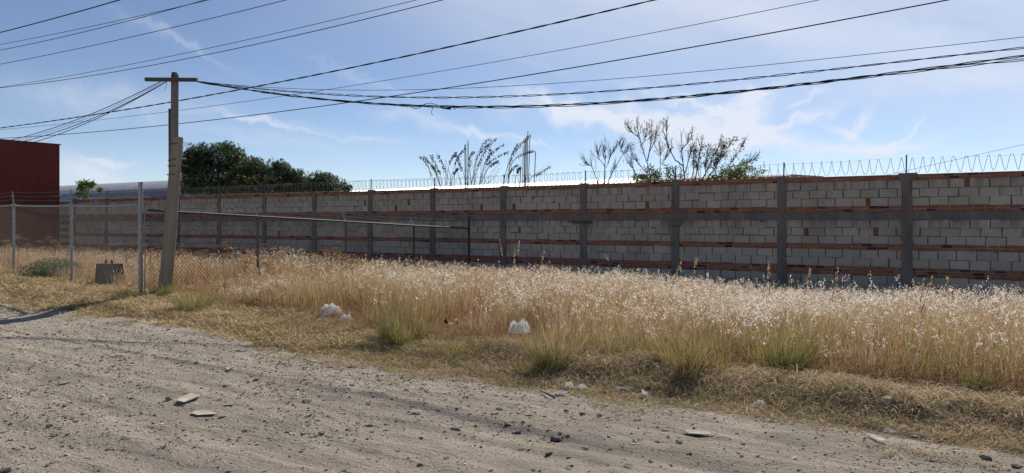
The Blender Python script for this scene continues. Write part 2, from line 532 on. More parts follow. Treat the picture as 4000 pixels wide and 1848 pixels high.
M['render'] = concrete_mat('rendered_wall', (.33, .31, .29), .15)
M['bark'] = simple('bark', (.035, .028, .024), (.075, .06, .05), 14, .95)
M['twig'] = simple('twig_bark', (.04, .032, .03), (.085, .07, .06), 14, .9)
M['leafdark'] = leaf_mat('evergreen_leaves', .28, gloss=.05, rough=.45)
M['leaf'] = leaf_mat('light_leaves', .45, gloss=.04)
M['grass'] = leaf_mat('dry_grass', .48, gloss=.02)
M['fluff'] = leaf_mat('seed_heads', .55, gloss=.0)
M['stone'] = simple('grey_stone', (.62, .62, .62), (1, 1, 1), 14, .95, bs=.7, bd=.01, use_vcol=True)
M['plastic'] = None
def plastic():
    m, t, out = new_mat('white_plastic_film')
    n = tex_noise(t, 9, 5, .6)
    c = mixc(t, 1.0, ramp(t, n, [(.3, (.80, .79, .76)), (.7, (.93, .92, .90))]), vcol(t), 'MULTIPLY')
    p = nd(t, 'ShaderNodeBsdfPrincipled', i_Roughness=.4)
    t.links.new(c, p.inputs['Base Color'])
    b = bump(t, tex_noise(t, 14, 4, .6), .8, .03)
    t.links.new(b, p.inputs['Normal'])
    tr = nd(t, 'ShaderNodeBsdfTranslucent'); t.links.new(c, tr.inputs[0])
    mx = nd(t, 'ShaderNodeMixShader'); mx.inputs[0].default_value = .6
    t.links.new(p.outputs[0], mx.inputs[1]); t.links.new(tr.outputs[0], mx.inputs[2])
    t.links.new(mx.outputs[0], out.inputs[0])
    return m
M['plastic'] = plastic()
M['card'] = simple('pale_cardboard', (.36, .32, .25), (.48, .43, .35), 8, .9, bs=.2)

# ------------------------------------------------------------------ ground and road
def grid_mesh(name, us, vs, mat, dz=0.0):
    U, Vv = np.meshgrid(us, vs, indexing='ij')
    Vv = Vv + eoff(U) * np.exp(-((Vv - EDGE) / 2.2) ** 2) * (np.abs(Vv - EDGE) < 8)
    Z = gz(U, Vv) + dz
    far = np.clip((np.abs(U + 10) - 60) / 60, 0, 1)
    Z = Z * (1 - far)
    V = np.stack([U, Vv, Z], -1).reshape(-1, 3)
    nu, nv = len(us), len(vs)
    i = np.arange(nu - 1)[:, None] * nv; j = np.arange(nv - 1)[None, :]
    Q = np.stack([i + j, i + nv + j, i + nv + j + 1, i + j + 1], -1).reshape(-1, 4)
    me = mesh(name, V, Q, mat, smooth=True)
    return obj(name, me)

far_l = -np.geomspace(1500, 46, 14); far_r = np.geomspace(8, 1500, 16)
us = np.concatenate([far_l, np.arange(-45, -18, .25), np.arange(-18, -9, .08), np.arange(-9, 3.6, .03), np.arange(3.6, 8, .1), far_r])
vs_r = np.concatenate([-np.geomspace(9.5, 1.2, 10), np.arange(-1, 1.9, .15), np.arange(1.9, EDGE + .001, .03)])
vs_r[-1] = EDGE
tagit(grid_mesh('dirt_road', us, vs_r, M['road']), kind='structure')
us2 = np.concatenate([far_l, np.arange(-45, -20, .4), np.arange(-20, 8, .12), far_r])
vs_g = np.concatenate([[EDGE], np.arange(EDGE + .08, 9, .08), np.arange(9, 24, .4), np.geomspace(24.4, 3000, 26)])
tagit(grid_mesh('ground', us2, vs_g, M['soil']), kind='structure')
vs_b = -np.geomspace(1500, 9.5, 18)
tagit(grid_mesh('roadside', us2[::3], vs_b, M['soil']), kind='structure')

# ------------------------------------------------------------------ masonry wall
WV = 20.3
SP = 2.904
ZT = 2.77
def col_u(i): return -1.55 - SP * i
Z_COP = 2.635; Z_B2 = 2.01; Z_BM1 = 1.87; Z_BM0 = 1.675; Z_L1 = 1.07; Z_BR1 = .935; Z_L0 = .505; Z_FT = .295

def block_col():
    g = rng.uniform(.42, .475); w = rng.uniform(-.006, .014)
    if rng.random() < .06: g *= .88
    return np.array([g * 1.19 + w, g * 1.01, g * .82 - w])
def brick_col():
    r = rng.random()
    c = np.array([.41, .15, .085]) * rng.uniform(.75, 1.08)
    if r < .1: c = np.array([.13, .05, .04]) * rng.uniform(.7, 1.2)
    if r > .9: c = np.array([.24, .13, .085])
    return c

def fill_blocks(mb, ul, ur, z0, z1, rows, skip=None):
    h = (z1 - z0) / rows
    for r in range(rows):
        a = z0 + r * h + .006; b = z0 + (r + 1) * h - .006
        x = ul - .2 - rng.uniform(0, .06) if r % 2 else ul - rng.uniform(0, .04)
        while x < ur - .04:
            w = rng.choice([.395, .4, .39, .405, .37], p=[.4, .25, .2, .12, .03])
            lo_ = max(x, ul) + .005; hi_ = min(x + w, ur) - .005
            if hi_ - lo_ > .05:
                if rng.random() < .022 and hi_ - lo_ > .3 and hi_ < ur - .1:
                    # a broken brick on end fills the gap
                    mb.box((hi_ - .075, WV - .004, a), (hi_, WV + .05, b), np.array([.28, .12, .07]), .003)
                    hi_ -= .085
                zj = rng.normal(0, .005)
                mb.box((lo_, WV + rng.uniform(-.006, .004), a + zj), (hi_ - rng.uniform(0, .010), WV + .06, b + zj), block_col(), .0055)
            x += w + .008

def fill_bricks(mb, ul, ur, z0, z1, rows):
    h = (z1 - z0) / rows
    for r in range(rows):
        a = z0 + r * h + .006; b = z0 + (r + 1) * h - .006
        x = ul - rng.uniform(0, .22)
        while x < ur - .02:
            w = rng.uniform(.21, .245)
            lo_ = max(x, ul) + .005; hi_ = min(x + w, ur) - .005
            if hi_ - lo_ > .03:
                mb.box((lo_, WV - rng.uniform(.002, .014), a), (hi_, WV + .055, b), brick_col(), .003)
            x += w + .006

def rough_column(name, u, z0, z1, wl, wr, parent, v0=WV - .03, v1=WV + .17, cap=False):
    mb = MB()
    n = max(3, int((z1 - z0) / .11))
    rings = []
    for k in range(n + 1):
        z = z0 + (z1 - z0) * k / n
        dl = wl + rng.normal(0, .010); dr = wr + rng.normal(0, .010)
        f = v0 + rng.normal(0, .003)
        if cap and k >= n - 1: dl += .09; dr += .12; f -= .02
        rings.append([[u - dl, f, z], [u + dr, f, z], [u + dr, v1, z], [u - dl, v1, z]])
    mb.prism(rings)
    return mb.build(name, M['concrete'], parent)

wall = thing('boundary_wall', 'long grey concrete block wall with red brick bands along the back of the field', 'wall', (col_u(5), WV, -.3))
Wp = np.array([col_u(5), WV, -.3])
wall.location = (0, 0, 0)
core = MB()
core.box((col_u(13), WV + .012, -.6), (col_u(-4), WV + .15, ZT - .01))
core.build('core', M['mortar'], wall)
for i in range(-4, 14):
    u = col_u(i)
    lowv = WV - .035
    rough_column('column', u, -.5, Z_BM0, .115, .115, wall, lowv)
    rough_column('column', u, Z_BM1 - .001, ZT + .03, .10, .10, wall, WV - .03, cap=(i == 0))
    if i == 13: break
for i in range(-4, 13):
    ur = col_u(i) - .10; ul = col_u(i + 1) + .10
    mb = MB(); fill_blocks(mb, ul, ur, Z_B2, Z_COP, 3); mb.build('block_panel', M['block'], wall)
    mb = MB(); fill_blocks(mb, ul, ur, Z_L1, Z_BM0, 3); mb.build('block_panel', M['block'], wall)
    mb = MB(); fill_blocks(mb, ul, ur, Z_L0, Z_BR1, 2); mb.build('block_panel', M['block'], wall)
    mb = MB(); fill_blocks(mb, ul, ur, -.33, Z_FT, 3); mb.build('block_panel', M['block'], wall)
    for z0, z1, rws in ((Z_COP, ZT, 2), (Z_BM1, Z_B2, 2), (Z_BR1, Z_L1, 2), (Z_FT, Z_L0, 3)):
        mb = MB(); fill_bricks(mb, ul, ur, z0, z1, rws); mb.build('brick_band', M['brick'], wall)
        mb = MB(); mb.box((ul, WV + .002, z0 + .003), (ur, WV + .02, z1 - .003)); mb.build('mortar_bed', M['lime'], wall)
# tie beam: one pour per bay with ragged lower edge
for i in range(-4, 13):
    ur = col_u(i); ul = col_u(i + 1)
    mb = MB(); n = 26
    rings = []
    f0 = WV - .032 + rng.normal(0, .003)
    for k in range(n + 1):
        x = ul + (ur - ul) * k / n
        zl = Z_BM0 + rng.normal(0, .006) - (.05 * rng.random() if rng.random() < .15 else 0)
        zh = Z_BM1 - .004 + rng.normal(0, .003)
        f = f0 + rng.normal(0, .002)
        rings.append([[x, f, zl], [x, f, zh], [x, WV + .1, zh], [x, WV + .1, zl]])
    mb.prism(rings)
    mb.build('tie_beam', M['concrete'], wall)
# shuttering boards left stuck under the beam at two columns
mb = MB(); c = col_u(3); mb.box((c - .32, WV - .13, Z_BM0 - .085), (c + .30, WV - .036, Z_BM0 - .02), jit=.006)
mb.build('shuttering_board', M['greywood'], wall)
mb = MB(); c = col_u(2); mb.box((c - .22, WV - .10, Z_BM0 - .16), (c + .2, WV - .036, Z_BM0 - .002), jit=.012)
mb.build('concrete_lump', M['concrete'], wall)

# short end section against the red building
ew = thing('boundary_wall', 'short end piece of block wall with orange bands beside the dark red building', 'wall')
mb = MB(); mb.box((-40.8, WV + .012, -.5), (col_u(13) - .25, WV + .15, 2.68)); mb.build('core', M['mortar'], ew)
ul, ur = -40.8, col_u(13) - .25
zz = .0
for k, (h, kind) in enumerate([(.42, 'b'), (.15, 'r'), (.22, 'b'), (.14, 'r'), (.22, 'b'), (.14, 'r'), (.22, 'b'), (.15, 'r'), (.22, 'b'), (.12, 'r'), (.62, 'b')]):
    mb = MB()
    if kind == 'b': fill_blocks(mb, ul, ur, zz, zz + h, max(1, round(h / .21))); mb.build('block_panel', M['block'], ew)
    else: fill_bricks(mb, ul + .5, ur, zz, zz + h, 2); mb.build('brick_band', M['brick'], ew)
    zz += h
rough_column('column', col_u(13) - .17, -.4, 2.84, .08, .05, ew, WV - .04)

# ------------------------------------------------------------------ razor wire on the wall
rz = thing('razor_wire', 'coiled razor wire on thin steel posts along the top of the block wall', 'razor wire')
POSTH = {0: .46, 1: .40, 2: .44, 3: .41, 4: .39, 5: .36, 6: .42}
for i in range(-4, 13):
    mb = MB(); u = col_u(i) + (.03 if i % 2 else -.02)
    h = POSTH.get(i, .4)
    mb.tube([[u, WV + .06, ZT], [u + .005, WV + .06, ZT + h]], .017, 6)
    mb.tube([[u + .005, WV + .06, ZT + h], [u + .005, WV + .06, ZT + h + .01]], .022, 6)
    mb.build('post', M['darkpipe'], rz)
def coil(u0, u1, pitch, r, zc, name='coil'):
    n = int((u1 - u0) / pitch * 18)
    k = np.arange(n + 1)
    th = k / 18 * 2 * math.pi
    ph = (fbm(k / 30.0, 3.1 + u0) - .5) * 4.5
    x = u0 + pitch * (th + ph) / (2 * math.pi)
    rr = r * (1 + .14 * (fbm(k / 25.0, 7.7 + u0) - .5))
    pts = np.stack([x, WV + .05 + rr * np.cos(th) * .9 + 0 * x, zc + rr * np.sin(th)], -1)
    mb = MB(); mb.tube(pts, .0052, 3, cap=False)
    # small blades clipped to the wire
    for j in range(0, n, 3):
        p = pts[j]; d = rng.normal(0, 1, 3); d /= np.linalg.norm(d)
        e = np.cross(d, [0, 0, 1]); e /= np.linalg.norm(e) + 1e-6
        mb.add([p - d * .028, p + e * .007, p + d * .028, p - e * .007], [[0, 1, 2, 3]])
    mb.build(name, M['wire'], rz)
coil(col_u(13) - .1, col_u(8), .13, .185, ZT + .2)
coil(col_u(8), col_u(5), .17, .19, ZT + .2)
coil(col_u(5), col_u(1), .20, .185, ZT + .2)
coil(col_u(1), col_u(-4), .225, .19, ZT + .215)
mb = MB()
for i in range(-4, 12):
    x0, x1 = col_u(i + 1), col_u(i); h0, h1 = POSTH.get(i + 1, .4), POSTH.get(i, .4)
    xs = np.linspace(x0, x1, 12); t = np.linspace(0, 1, 12)
    mb.tube(np.stack([xs, 0 * xs + WV + .05, ZT + h0 * (1 - t) + h1 * t - .03 - .03 * 4 * t * (1 - t)], -1), .004, 3)
mb.build('strand', M['wire'], rz)

# ------------------------------------------------------------------ red building
rb = thing('red_building', 'tall windowless dark red building at the left edge of the photo', 'building')
HB = 5.66
mb = MB(); mb.box((-56, 10.5, -.5), (-40.8, 20.28, HB)); mb.build('wall', M['redpaint'], rb)
mb = MB()
mb.box((-56.05, 10.45, HB), (-40.75, 10.75, HB + .05), jit=0); mb.box((-41.1, 10.75, HB), (-40.75, 20.33, HB + .05)); mb.box((-56.05, 20.0, HB), (-41.1, 20.33, HB + .05)); mb.box((-56.05, 10.75, HB), (-55.7, 20.0, HB + .05))
mb.build('parapet_cap', M['redpaint'], rb)
mb = MB(); mb.box((-55, 12, HB - .3), (-42, 19, HB - .28)); mb.build('roof', M['render'], rb)

# ------------------------------------------------------------------ buildings behind the wall
def corrugated(mb, p00, p10, p01, p11, nw, amp, nseg=1, arch=0.0, col=(1, 1, 1)):
    """sheet from edge p00-p10 (bottom) to p01-p11 (top); ribs run bottom to top"""
    p00, p10, p01, p11 = map(lambda q: np.array(q, float), (p00, p10, p01, p11))
    n = nw * 6
    s = np.linspace(0, 1, n + 1); t = np.linspace(0, 1, nseg + 1)
    ph = (s * nw) % 1
    hgt = np.where(ph < .25, amp, 0.0)
    V = []
    for tt in t:
        row = (p00 * (1 - tt) + p01 * tt)[None] * (1 - s)[:, None] + (p10 * (1 - tt) + p11 * tt)[None] * s[:, None]
        row = row.copy(); row[:, 2] += hgt + arch * 4 * tt * (1 - tt)
        V.append(row)
    V = np.concatenate(V)
    i = np.arange(nseg)[:, None] * (n + 1); j = np.arange(n)[None, :]
    Q = np.stack([i + j, i + j + 1, i + n + 1 + j + 1, i + n + 1 + j], -1).reshape(-1, 4)
    mb.add(V, Q, col=col)

wh = thing('warehouse', 'low warehouse with arched grey sheet roof behind the wall left of the tree', 'building')
h_r = 4.72
mb = MB()
th = np.linspace(0.0, math.pi, 25)
n = 300; xs = np.linspace(-80, -39, n + 1)
hgt = np.where((np.arange(n + 1) % 4) == 0, .05, 0)
V = []
for a in th:
    v = 34 - 4.5 * math.cos(a); z = 3.15 + (h_r - 3.15) * math.sin(a)
    V.append(np.stack([xs, 0 * xs + v, z + hgt], -1))
V = np.concatenate(V)
i = np.arange(24)[:, None] * (n + 1); j = np.arange(n)[None, :]
mb.add(V, np.stack([i + j, i + j + 1, i + n + 2 + j, i + n + 1 + j], -1).reshape(-1, 4))
mb.build('roof', M['sheetgrey'], wh)
mb = MB(); mb.box((-79.8, 29.7, -.4), (-39.2, 38.3, 3.12)); mb.build('wall', M['render'], wh)

sh = thing('shed', 'shed with bright white corrugated sheet roof behind the middle of the wall', 'building')
A0 = P(1370, 748, 50); A1 = P(2530, 694, 30)
mb = MB()
off = np.array([1.5, -5.5, -.95])
corrugated(mb, A0 + off, A1 + off, A0, A1, 90, .035)
off2 = np.array([-1.5, 6, -1.0])
corrugated(mb, A0, A1, A0 + off2, A1 + off2, 90, .035)
mb.build('roof', M['sheet'], sh)
mb = MB()
b0, b1, b2, b3 = A0 + off * .94, A1 + off * .94, A1 + off2 * .94, A0 + off2 * .94
def ring(zf): return [[*b0[:2], zf(b0)], [*b1[:2], zf(b1)], [*b2[:2], zf(b2)], [*b3[:2], zf(b3)]]
mb.prism([ring(lambda q: -.4), ring(lambda q: q[2] - .08)]); mb.build('wall', M['render'], sh)

hs = thing('house', 'low building with flat brownish roof behind the bare trees on the right', 'building')
B0 = Pv(2515, 693, 27); B1 = Pv(3095, 689, 27)
hz = (B0[2] + B1[2]) / 2
mb = MB()
prof = [(26.2, hz - .10), (27.0, hz), (33, hz + .25), (33, hz + .1), (27, hz - .12), (26.2, hz - .22)]
mb.prism([[[B0[0], v, z] for v, z in prof], [[B1[0], v, z] for v, z in prof]])
mb.build('roof', M['sheetbrown'], hs)
mb = MB(); mb.box((B0[0] + .3, 26.6, -.4), (B1[0] - .3, 32.6, hz - .2)); mb.build('wall', M['render'], hs)
tk = thing('rubble_heap', 'dark mossy lump on the roof edge at the end of the white roof', 'rubble')

# ------------------------------------------------------------------ vegetation helpers
def rot_frames(d):
    d = d / (np.linalg.norm(d, axis=1)[:, None] + 1e-9)
    r = rng.normal(0, 1, d.shape)
    s_ = np.cross(d, r); s_ /= np.linalg.norm(s_, axis=1)[:, None] + 1e-9
    n_ = np.cross(s_, d)
    return d, s_, n_

def blades(base, dir0, Ln, droop, Wd, segs, cb, ct, flat_side=False, grad=1.0):
    """tapering ribbons; returns V, T, C"""
    N = len(base)
    Ln = np.broadcast_to(Ln, (N,)); droop = np.broadcast_to(droop, (N,)); Wd = np.broadcast_to(Wd, (N,))
    ph = rng.uniform(0, 2 * math.pi, N)
    if flat_side:
        h = dir0.copy(); h[:, 2] = 0
        side = np.stack([-h[:, 1], h[:, 0], 0 * ph], -1); side /= np.linalg.norm(side, axis=1)[:, None] + 1e-6
        side[:, 2] += rng.normal(0, .5, N)
    else:
        side = np.stack([np.cos(ph), np.sin(ph), 0 * ph], -1)
    V = []; C_ = []
    for k in range(segs + 1):
        t = k / segs
        p = base + dir0 * (Ln * t)[:, None]
        p = p.copy(); p[:, 2] -= droop * Ln * t * t
        w = Wd * (1 - t) ** .6 * .5
        tc_ = t ** grad
        col = cb * (1 - tc_) + ct * tc_
        if k < segs:
            V += [p - side * w[:, None], p + side * w[:, None]]; C_ += [col, col]
        else:
            V += [p]; C_ += [col]
    m = 2 * segs + 1
    V = np.stack(V, 1).reshape(-1, 3); C_ = np.stack(C_, 1).reshape(-1, 3)
    T = []
    for k in range(segs - 1):
        a = 2 * k
        T += [[a, a + 1, a + 3], [a, a + 3, a + 2]]
    T += [[2 * segs - 2, 2 * segs - 1, 2 * segs]]
    T = np.array(T)[None] + (np.arange(N) * m)[:, None, None]
    return V, T.reshape(-1, 3), C_

def flecks(cen, size, col, elong=1.0, updir=None):
    """one small triangle/diamond per centre"""
    N = len(cen)
    d = rng.normal(0, 1, (N, 3))
    if updir is not None: d = d * .55 + updir
    d, s_, _ = rot_frames(d)
    size = np.broadcast_to(size, (N,))[:, None]
    V = np.stack([cen - d * size * elong, cen + s_ * size * .5, cen + d * size * elong, cen - s_ * size * .5], 1).reshape(-1, 3)
    k = np.arange(N)[:, None] * 4
    Q = np.concatenate([k, k + 1, k + 2, k + 3], 1)
    T = np.concatenate([Q[:, [0, 1, 2]], Q[:, [0, 2, 3]]])
    return V, T, np.repeat(col, 4, axis=0)

class Acc:
    def __init__(s): s.V = []; s.T = []; s.C = []; s.n = 0
    def add(s, vtc):
        V, T, C_ = vtc
        s.V.append(V); s.T.append(T + s.n); s.C.append(C_); s.n += len(V)
    def build(s, name, mat, parent=None, origin=(0, 0, 0)):
        V = np.concatenate(s.V) - np.array(origin, float)
        me = mesh(name, V, np.concatenate(s.T), mat, np.concatenate(s.C))
        return obj(name, me, parent)

def pal(cols, N, var=.18):
    cols = np.array(cols)
    c = cols[rng.integers(0, len(cols), N)]
    return c * rng.uniform(1 - var, 1 + var, (N, 1))

# dry stalk colours
STRAW = [(.55, .43, .26), (.48, .36, .20), (.62, .50, .34), (.52, .43, .30)]
STRAW2 = [(.68, .53, .31), (.60, .47, .28), (.76, .62, .40), (.46, .36, .22), (.36, .27, .17)]
STRAW3 = [(.72, .56, .33), (.64, .49, .27), (.82, .67, .43), (.48, .37, .22), (.34, .25, .14)]
BROWN = [(.36, .21, .11), (.42, .26, .15), (.30, .18, .11), (.46, .32, .20)]
OLIVE = [(.26, .24, .08), (.34, .28, .10), (.18, .18, .055), (.42, .33, .13)]
GREEN = [(.12, .18, .04), (.17, .22, .05), (.10, .14, .04)]
SEED = [(.86, .83, .77), (.82, .76, .68), (.92, .90, .86), (.74, .66, .55)]
GREYB = [(.36, .28, .18), (.44, .36, .24), (.28, .22, .15)]

CAMP = np.array([0, 0])
def in_view(u, v, margin=.06):
    margin = margin + .16
    X = CC * u + SS * v; Y = -SS * u + CC * v
    return (Y > 1) & (np.abs(X / np.maximum(Y, .1)) < .687 + margin)

def scatter(u0, u1, v0, v1, dens):
    n = int((u1 - u0) * (v1 - v0) * dens)
    u = rng.uniform(u0, u1, n); v = rng.uniform(v0, v1, n)
    return u, v

# ------------------------------------------------------------------ tall dry grass in the lot
def field_edge(u):
    e = 7.95 + .35 * (fbm(u * .6 + 11, 6.6) - .5) * 2
    e = e + np.clip(-u - 7, 0, 8) * .17
    return e

CLEAR = [tuple(Pg(x, y)[:2]) for x, y in ((2028, 1345), (1292, 1240), (1352, 1262), (1760, 1292))]
tall = Acc(); heads = Acc()
def grow(u0, u1, v0, v1, dens, wmul, hmul=1.0, nfl=6):
    u, v = scatter(u0, u1, v0, v1, dens)
    k = in_view(u, v, .10) & (v > field_edge(u)) & (v < 20.1)
    for (cu, cv) in CLEAR:
        k &= ~((np.abs(u - cu) < .34) & (v > cv - .4) & (v < cv + .75))
    # patchiness
    pn = fbm(u * .9 + 3, v * .9 + 8, 3)
    k &= rng.random(len(u)) < np.clip(.25 + 1.6 * (pn - .2), 0.25, 1)
    u = u[k]; v = v[k]; pn = pn[k]
    N = len(u)
    left = (u < -14.3)
    ed = v - field_edge(u)
    big = fbm(u * .35 + 30, v * .35 + 2, 3)
    H = (.50 + .32 * (big - .35) * 2) * rng.uniform(.62, 1.12, N) * hmul
    H = H * (.62 + .38 * sm(ed / 1.2))
    H = H * (1 - .24 * sm((v - 10) / 5) * sm((u + 11) / 8)) * (1 - .20 * sm((v - 12) / 4))
    H = H * (1 - .5 * sm((u + 15.5) / 1.5) * sm((-9.8 - u) / 1.6) * sm((12.2 - v) / 1.8))
    H = H * (.78 + .5 * fbm(u * 2.2 + 5, v * 2.2 + 77, 2))
    H = np.where(left, H * .95, H)
    base = np.stack([u, v, gz(u, v) - .01], -1)
    lean = rng.normal(0, .17, (N, 2)) + np.array([.05, -.03])
    wild = rng.random(N) < .2
    lean[wild] += rng.normal(0, .38, (wild.sum(), 2))
    d = np.concatenate([lean, np.ones((N, 1))], 1)
    W_ = .0055 * wmul * rng.uniform(.7, 1.3, N)
    gz_ = sm((u + 11) / 2) * sm((1.2 - u) / 1.5)
    green = (rng.random(N) < np.clip(.95 - ed * .62, .05, .8) * (.25 + .75 * gz_) * sm((fbm(u * .8, v * .8 + 50) - .30) / .14)) & (u > -12)
    H = np.where(green, H * 1.12, H)
    cb = pal(BROWN, N); ct = pal(STRAW, N)
    cb = cb * np.array([1.05, .96, .88])
    cb[green] = pal(OLIVE, green.sum()); ct[green] = pal([(.50, .44, .18), (.42, .38, .14)], green.sum())
    tall.add(blades(base, d, H, rng.uniform(0, .18, N), W_, 3, cb, ct))
    # leaves curling off the stems
    m = rng.random(N) < .85
    b2 = base[m] + d[m] * (H[m] * rng.uniform(.1, .6, m.sum()))[:, None]
    d2 = np.concatenate([rng.normal(0, .75, (m.sum(), 2)), rng.uniform(.3, 1.0, (m.sum(), 1))], 1)
    c2 = pal(BROWN + STRAW, m.sum()); g2 = green[m]; c2[g2] = pal(OLIVE, g2.sum())
    tall.add(blades(b2, d2, rng.uniform(.12, .28, m.sum()), rng.uniform(.3, 1.0, m.sum()), .006 * wmul, 2, c2 * .85, c2 * 1.1))
    # seed heads
    hm = (rng.random(N) < .22 + .9 * sm((fbm(u * .8 + 90, v * .8 + 15, 3) - .34) / .2)) & (rng.random(N) < np.where(left, .38, .85)) & ~(green & (rng.random(N) < .7)) & (rng.random(N) < .35 + .65 * sm((ed - .1) / 1.2))
    idx = np.nonzero(hm)[0]
    tipz = H[idx]
    tip = base[idx] + d[idx] * tipz[:, None]
    nh = len(idx)
    if nh:
        white = fbm(u[idx] * .5 + 70, v[idx] * .5 + 9) - .08 + .30 * sm((u[idx] + 9) / 8) - .22 * sm((-9.5 - u[idx]) / 3)
        # a drooping plume: an axis of 8 to 14 cm carrying soft flecks
        ax = np.concatenate([rng.normal(0, .45, (nh, 2)) + lean[idx] * 1.2, rng.uniform(.2, 1.0, (nh, 1))], 1)
        ax /= np.linalg.norm(ax, axis=1)[:, None]
        pl_ = rng.uniform(.07, .14, nh)
        dull = (rng.random(nh) > np.clip(white * 1.7 - .08, .14, 1))
        base_c = pal([(.74, .65, .52), (.68, .58, .45), (.80, .72, .60)], nh, .08)
        hot = rng.random(nh) < .26 + .30 * sm((u[idx] + 6.5) / 5)
        base_c[hot] = pal(SEED, hot.sum(), .06)
        base_c[dull] = pal([(.58, .44, .27), (.50, .37, .21), (.42, .29, .16)], dull.sum())
        for q in range(nfl):
            fr = (q + rng.random(nh)) / nfl
            c = tip + ax * (pl_ * (fr - .5))[:, None] + rng.normal(0, .012, (nh, 3))
            heads.add(flecks(c, rng.uniform(.0055, .0105, nh) * wmul ** .6 * (1.15 - .5 * fr), base_c * rng.uniform(.8, 1.05, (nh, 1)), 1.7, ax * .9))
# bands by distance from the camera
grow(-12, 5.5, 7.6, 10.5, 560, 1.15, 1.0, 13)
grow(-22, 6.5, 10.5, 13.5, 330, 1.5, 1.0, 11)
grow(-27, 8, 13.5, 17.2, 220, 1.9, 1.0, 8)
grow(-16, 9, 17.2, 20.1, 120, 2.2, .92, 4)
grow(-22, -12, 8.4, 10.5, 330, 1.5, .9, 5)
grow(-46, -22, 8.8, 20.1, 95, 2.8, 1.0, 4)
grow(-46, -16, 17.2, 20.1, 60, 2.8, 1.0, 4)
# a scatter of tall single stems that stand above the rest
u, v = scatter(-14, 3, 9, 17, .9); k = in_view(u, v); u = u[k]; v = v[k]; N = len(u)
base = np.stack([u, v, gz(u, v)], -1)
d = np.concatenate([rng.normal(0, .14, (N, 2)), np.ones((N, 1))], 1)
H = rng.uniform(.55, .8, N)
tall.add(blades(base, d, H, .1, .008, 3, pal(STRAW, N), pal(STRAW, N)))
for q in range(10):
    c = base + d * (H * rng.uniform(.82, 1.0, N))[:, None] + rng.normal(0, .012, (N, 3))
    heads.add(flecks(c, .012, pal(SEED, N, .1), 1.6, np.array([0, 0, 1.2])))
# short tangled undergrowth between the stems, thickest along the front edge
for (u0, u1, v0, v1, dens, wm) in [(-9, 5.2, 7.5, 9.4, 900, 1), (-14, -7, 8.2, 10.5, 520, 1.3), (-12, 3.3, 9.4, 12, 160, 1.4)]:
    u, v = scatter(u0, u1, v0, v1, dens)
    k = in_view(u, v, .08) & (v > field_edge(u) - .25); u = u[k]; v = v[k]; N = len(u)
    base = np.stack([u, v, gz(u, v) + rng.uniform(0, .12, N)], -1)
    d = np.concatenate([rng.normal(0, .9, (N, 2)), rng.uniform(.25, 1.1, (N, 1))], 1); d /= np.linalg.norm(d, axis=1)[:, None]
    c = pal([(.30, .15, .07), (.36, .20, .10), (.42, .28, .15), (.24, .13, .07)], N, .25)
    tall.add(blades(base, d, rng.uniform(.14, .38, N), rng.uniform(.2, .8, N), .0046 * wm, 3, c * .8, c * 1.2))
tagit(tall.build('tall_grass', M['grass']), kind='stuff')
tagit(heads.build('grass_seed_heads', M['fluff']), kind='stuff')

# ------------------------------------------------------------------ mown / trampled straw on the verge
verge = Acc()
def mat_grass(u0, u1, v0, v1, dens, Lr, Wd, lift, palv, green_pal, cover=1.0):
    u, v = scatter(u0, u1, v0, v1, dens)
    e = edge_v(u)
    n1 = fbm(u * 1.6 + 2, v * 2.4 + 7, 4)
    prob = np.clip((v - e) * 2.2 + (n1 - .46) * 3.2 + .1 + .9 * np.exp(-((u + .9) / .7) ** 2 - ((v - 5.6 + .12 * (u + .9)) / .16) ** 2), 0, 1)
    k = in_view(u, v, .1) & (rng.random(len(u)) < prob * cover) & (v < field_edge(u) + .5)
    u = u[k]; v = v[k]; N = len(u)
    base = np.stack([u, v, gz(u, v) + rng.uniform(-.004, .02, N)], -1)
    az = rng.uniform(0, 2 * math.pi, N)
    el = rng.uniform(*lift, N)
    d = np.stack([np.cos(az) * np.cos(el), np.sin(az) * np.cos(el), np.sin(el)], -1)
    c = pal(palv, N, .22)
    gp = fbm(u * .9 + 60, v * 1.4 + 5, 3)
    g = rng.random(N) < np.clip((gp - .50) * 4, 0, .34)
    c[g] = pal(green_pal, g.sum())
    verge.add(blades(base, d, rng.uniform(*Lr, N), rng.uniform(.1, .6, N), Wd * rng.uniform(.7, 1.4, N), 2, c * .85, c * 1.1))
mat_grass(-6.5, 5.5, 5.2, 8.3, 3600, (.05, .17), .0062, (0, .8), STRAW + GREYB, OLIVE)
mat_grass(-14, -6.5, 5.7, 9.4, 1900, (.07, .20), .0095, (0, .8), STRAW3, OLIVE)
mat_grass(-26, -14, 5.9, 10.3, 800, (.10, .25), .014, (0, .8), STRAW3, OLIVE)
# long lying grass that forms the mounds on the right
def mounds(u0, u1, n, vc, spread, palv):
    u = rng.uniform(u0, u1, n); v = vc + rng.normal(0, spread, n)
    k = fbm(u * 1.2 + 9, v * 1.5 + 1, 3) > .36
    u = u[k]; v = v[k]; N = len(u)
    base = np.stack([u, v, gz(u, v) + rng.uniform(0, .07, N)], -1)
    az = rng.normal(-math.pi / 2 + .25, .95, N); el = rng.uniform(.1, .9, N)
    flip = rng.random(N) < .3; az[flip] += math.pi
    d = np.stack([np.cos(az) * np.cos(el), np.sin(az) * np.cos(el), np.sin(el)], -1)
    c = pal(palv, N, .25)
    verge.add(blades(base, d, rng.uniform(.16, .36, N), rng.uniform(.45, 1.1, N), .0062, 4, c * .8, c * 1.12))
mounds(-5.2, 5.0, 11500, 7.28, .30, STRAW2)
mounds(-9, -4.5, 3200, 7.75, .28, STRAW2 + OLIVE)
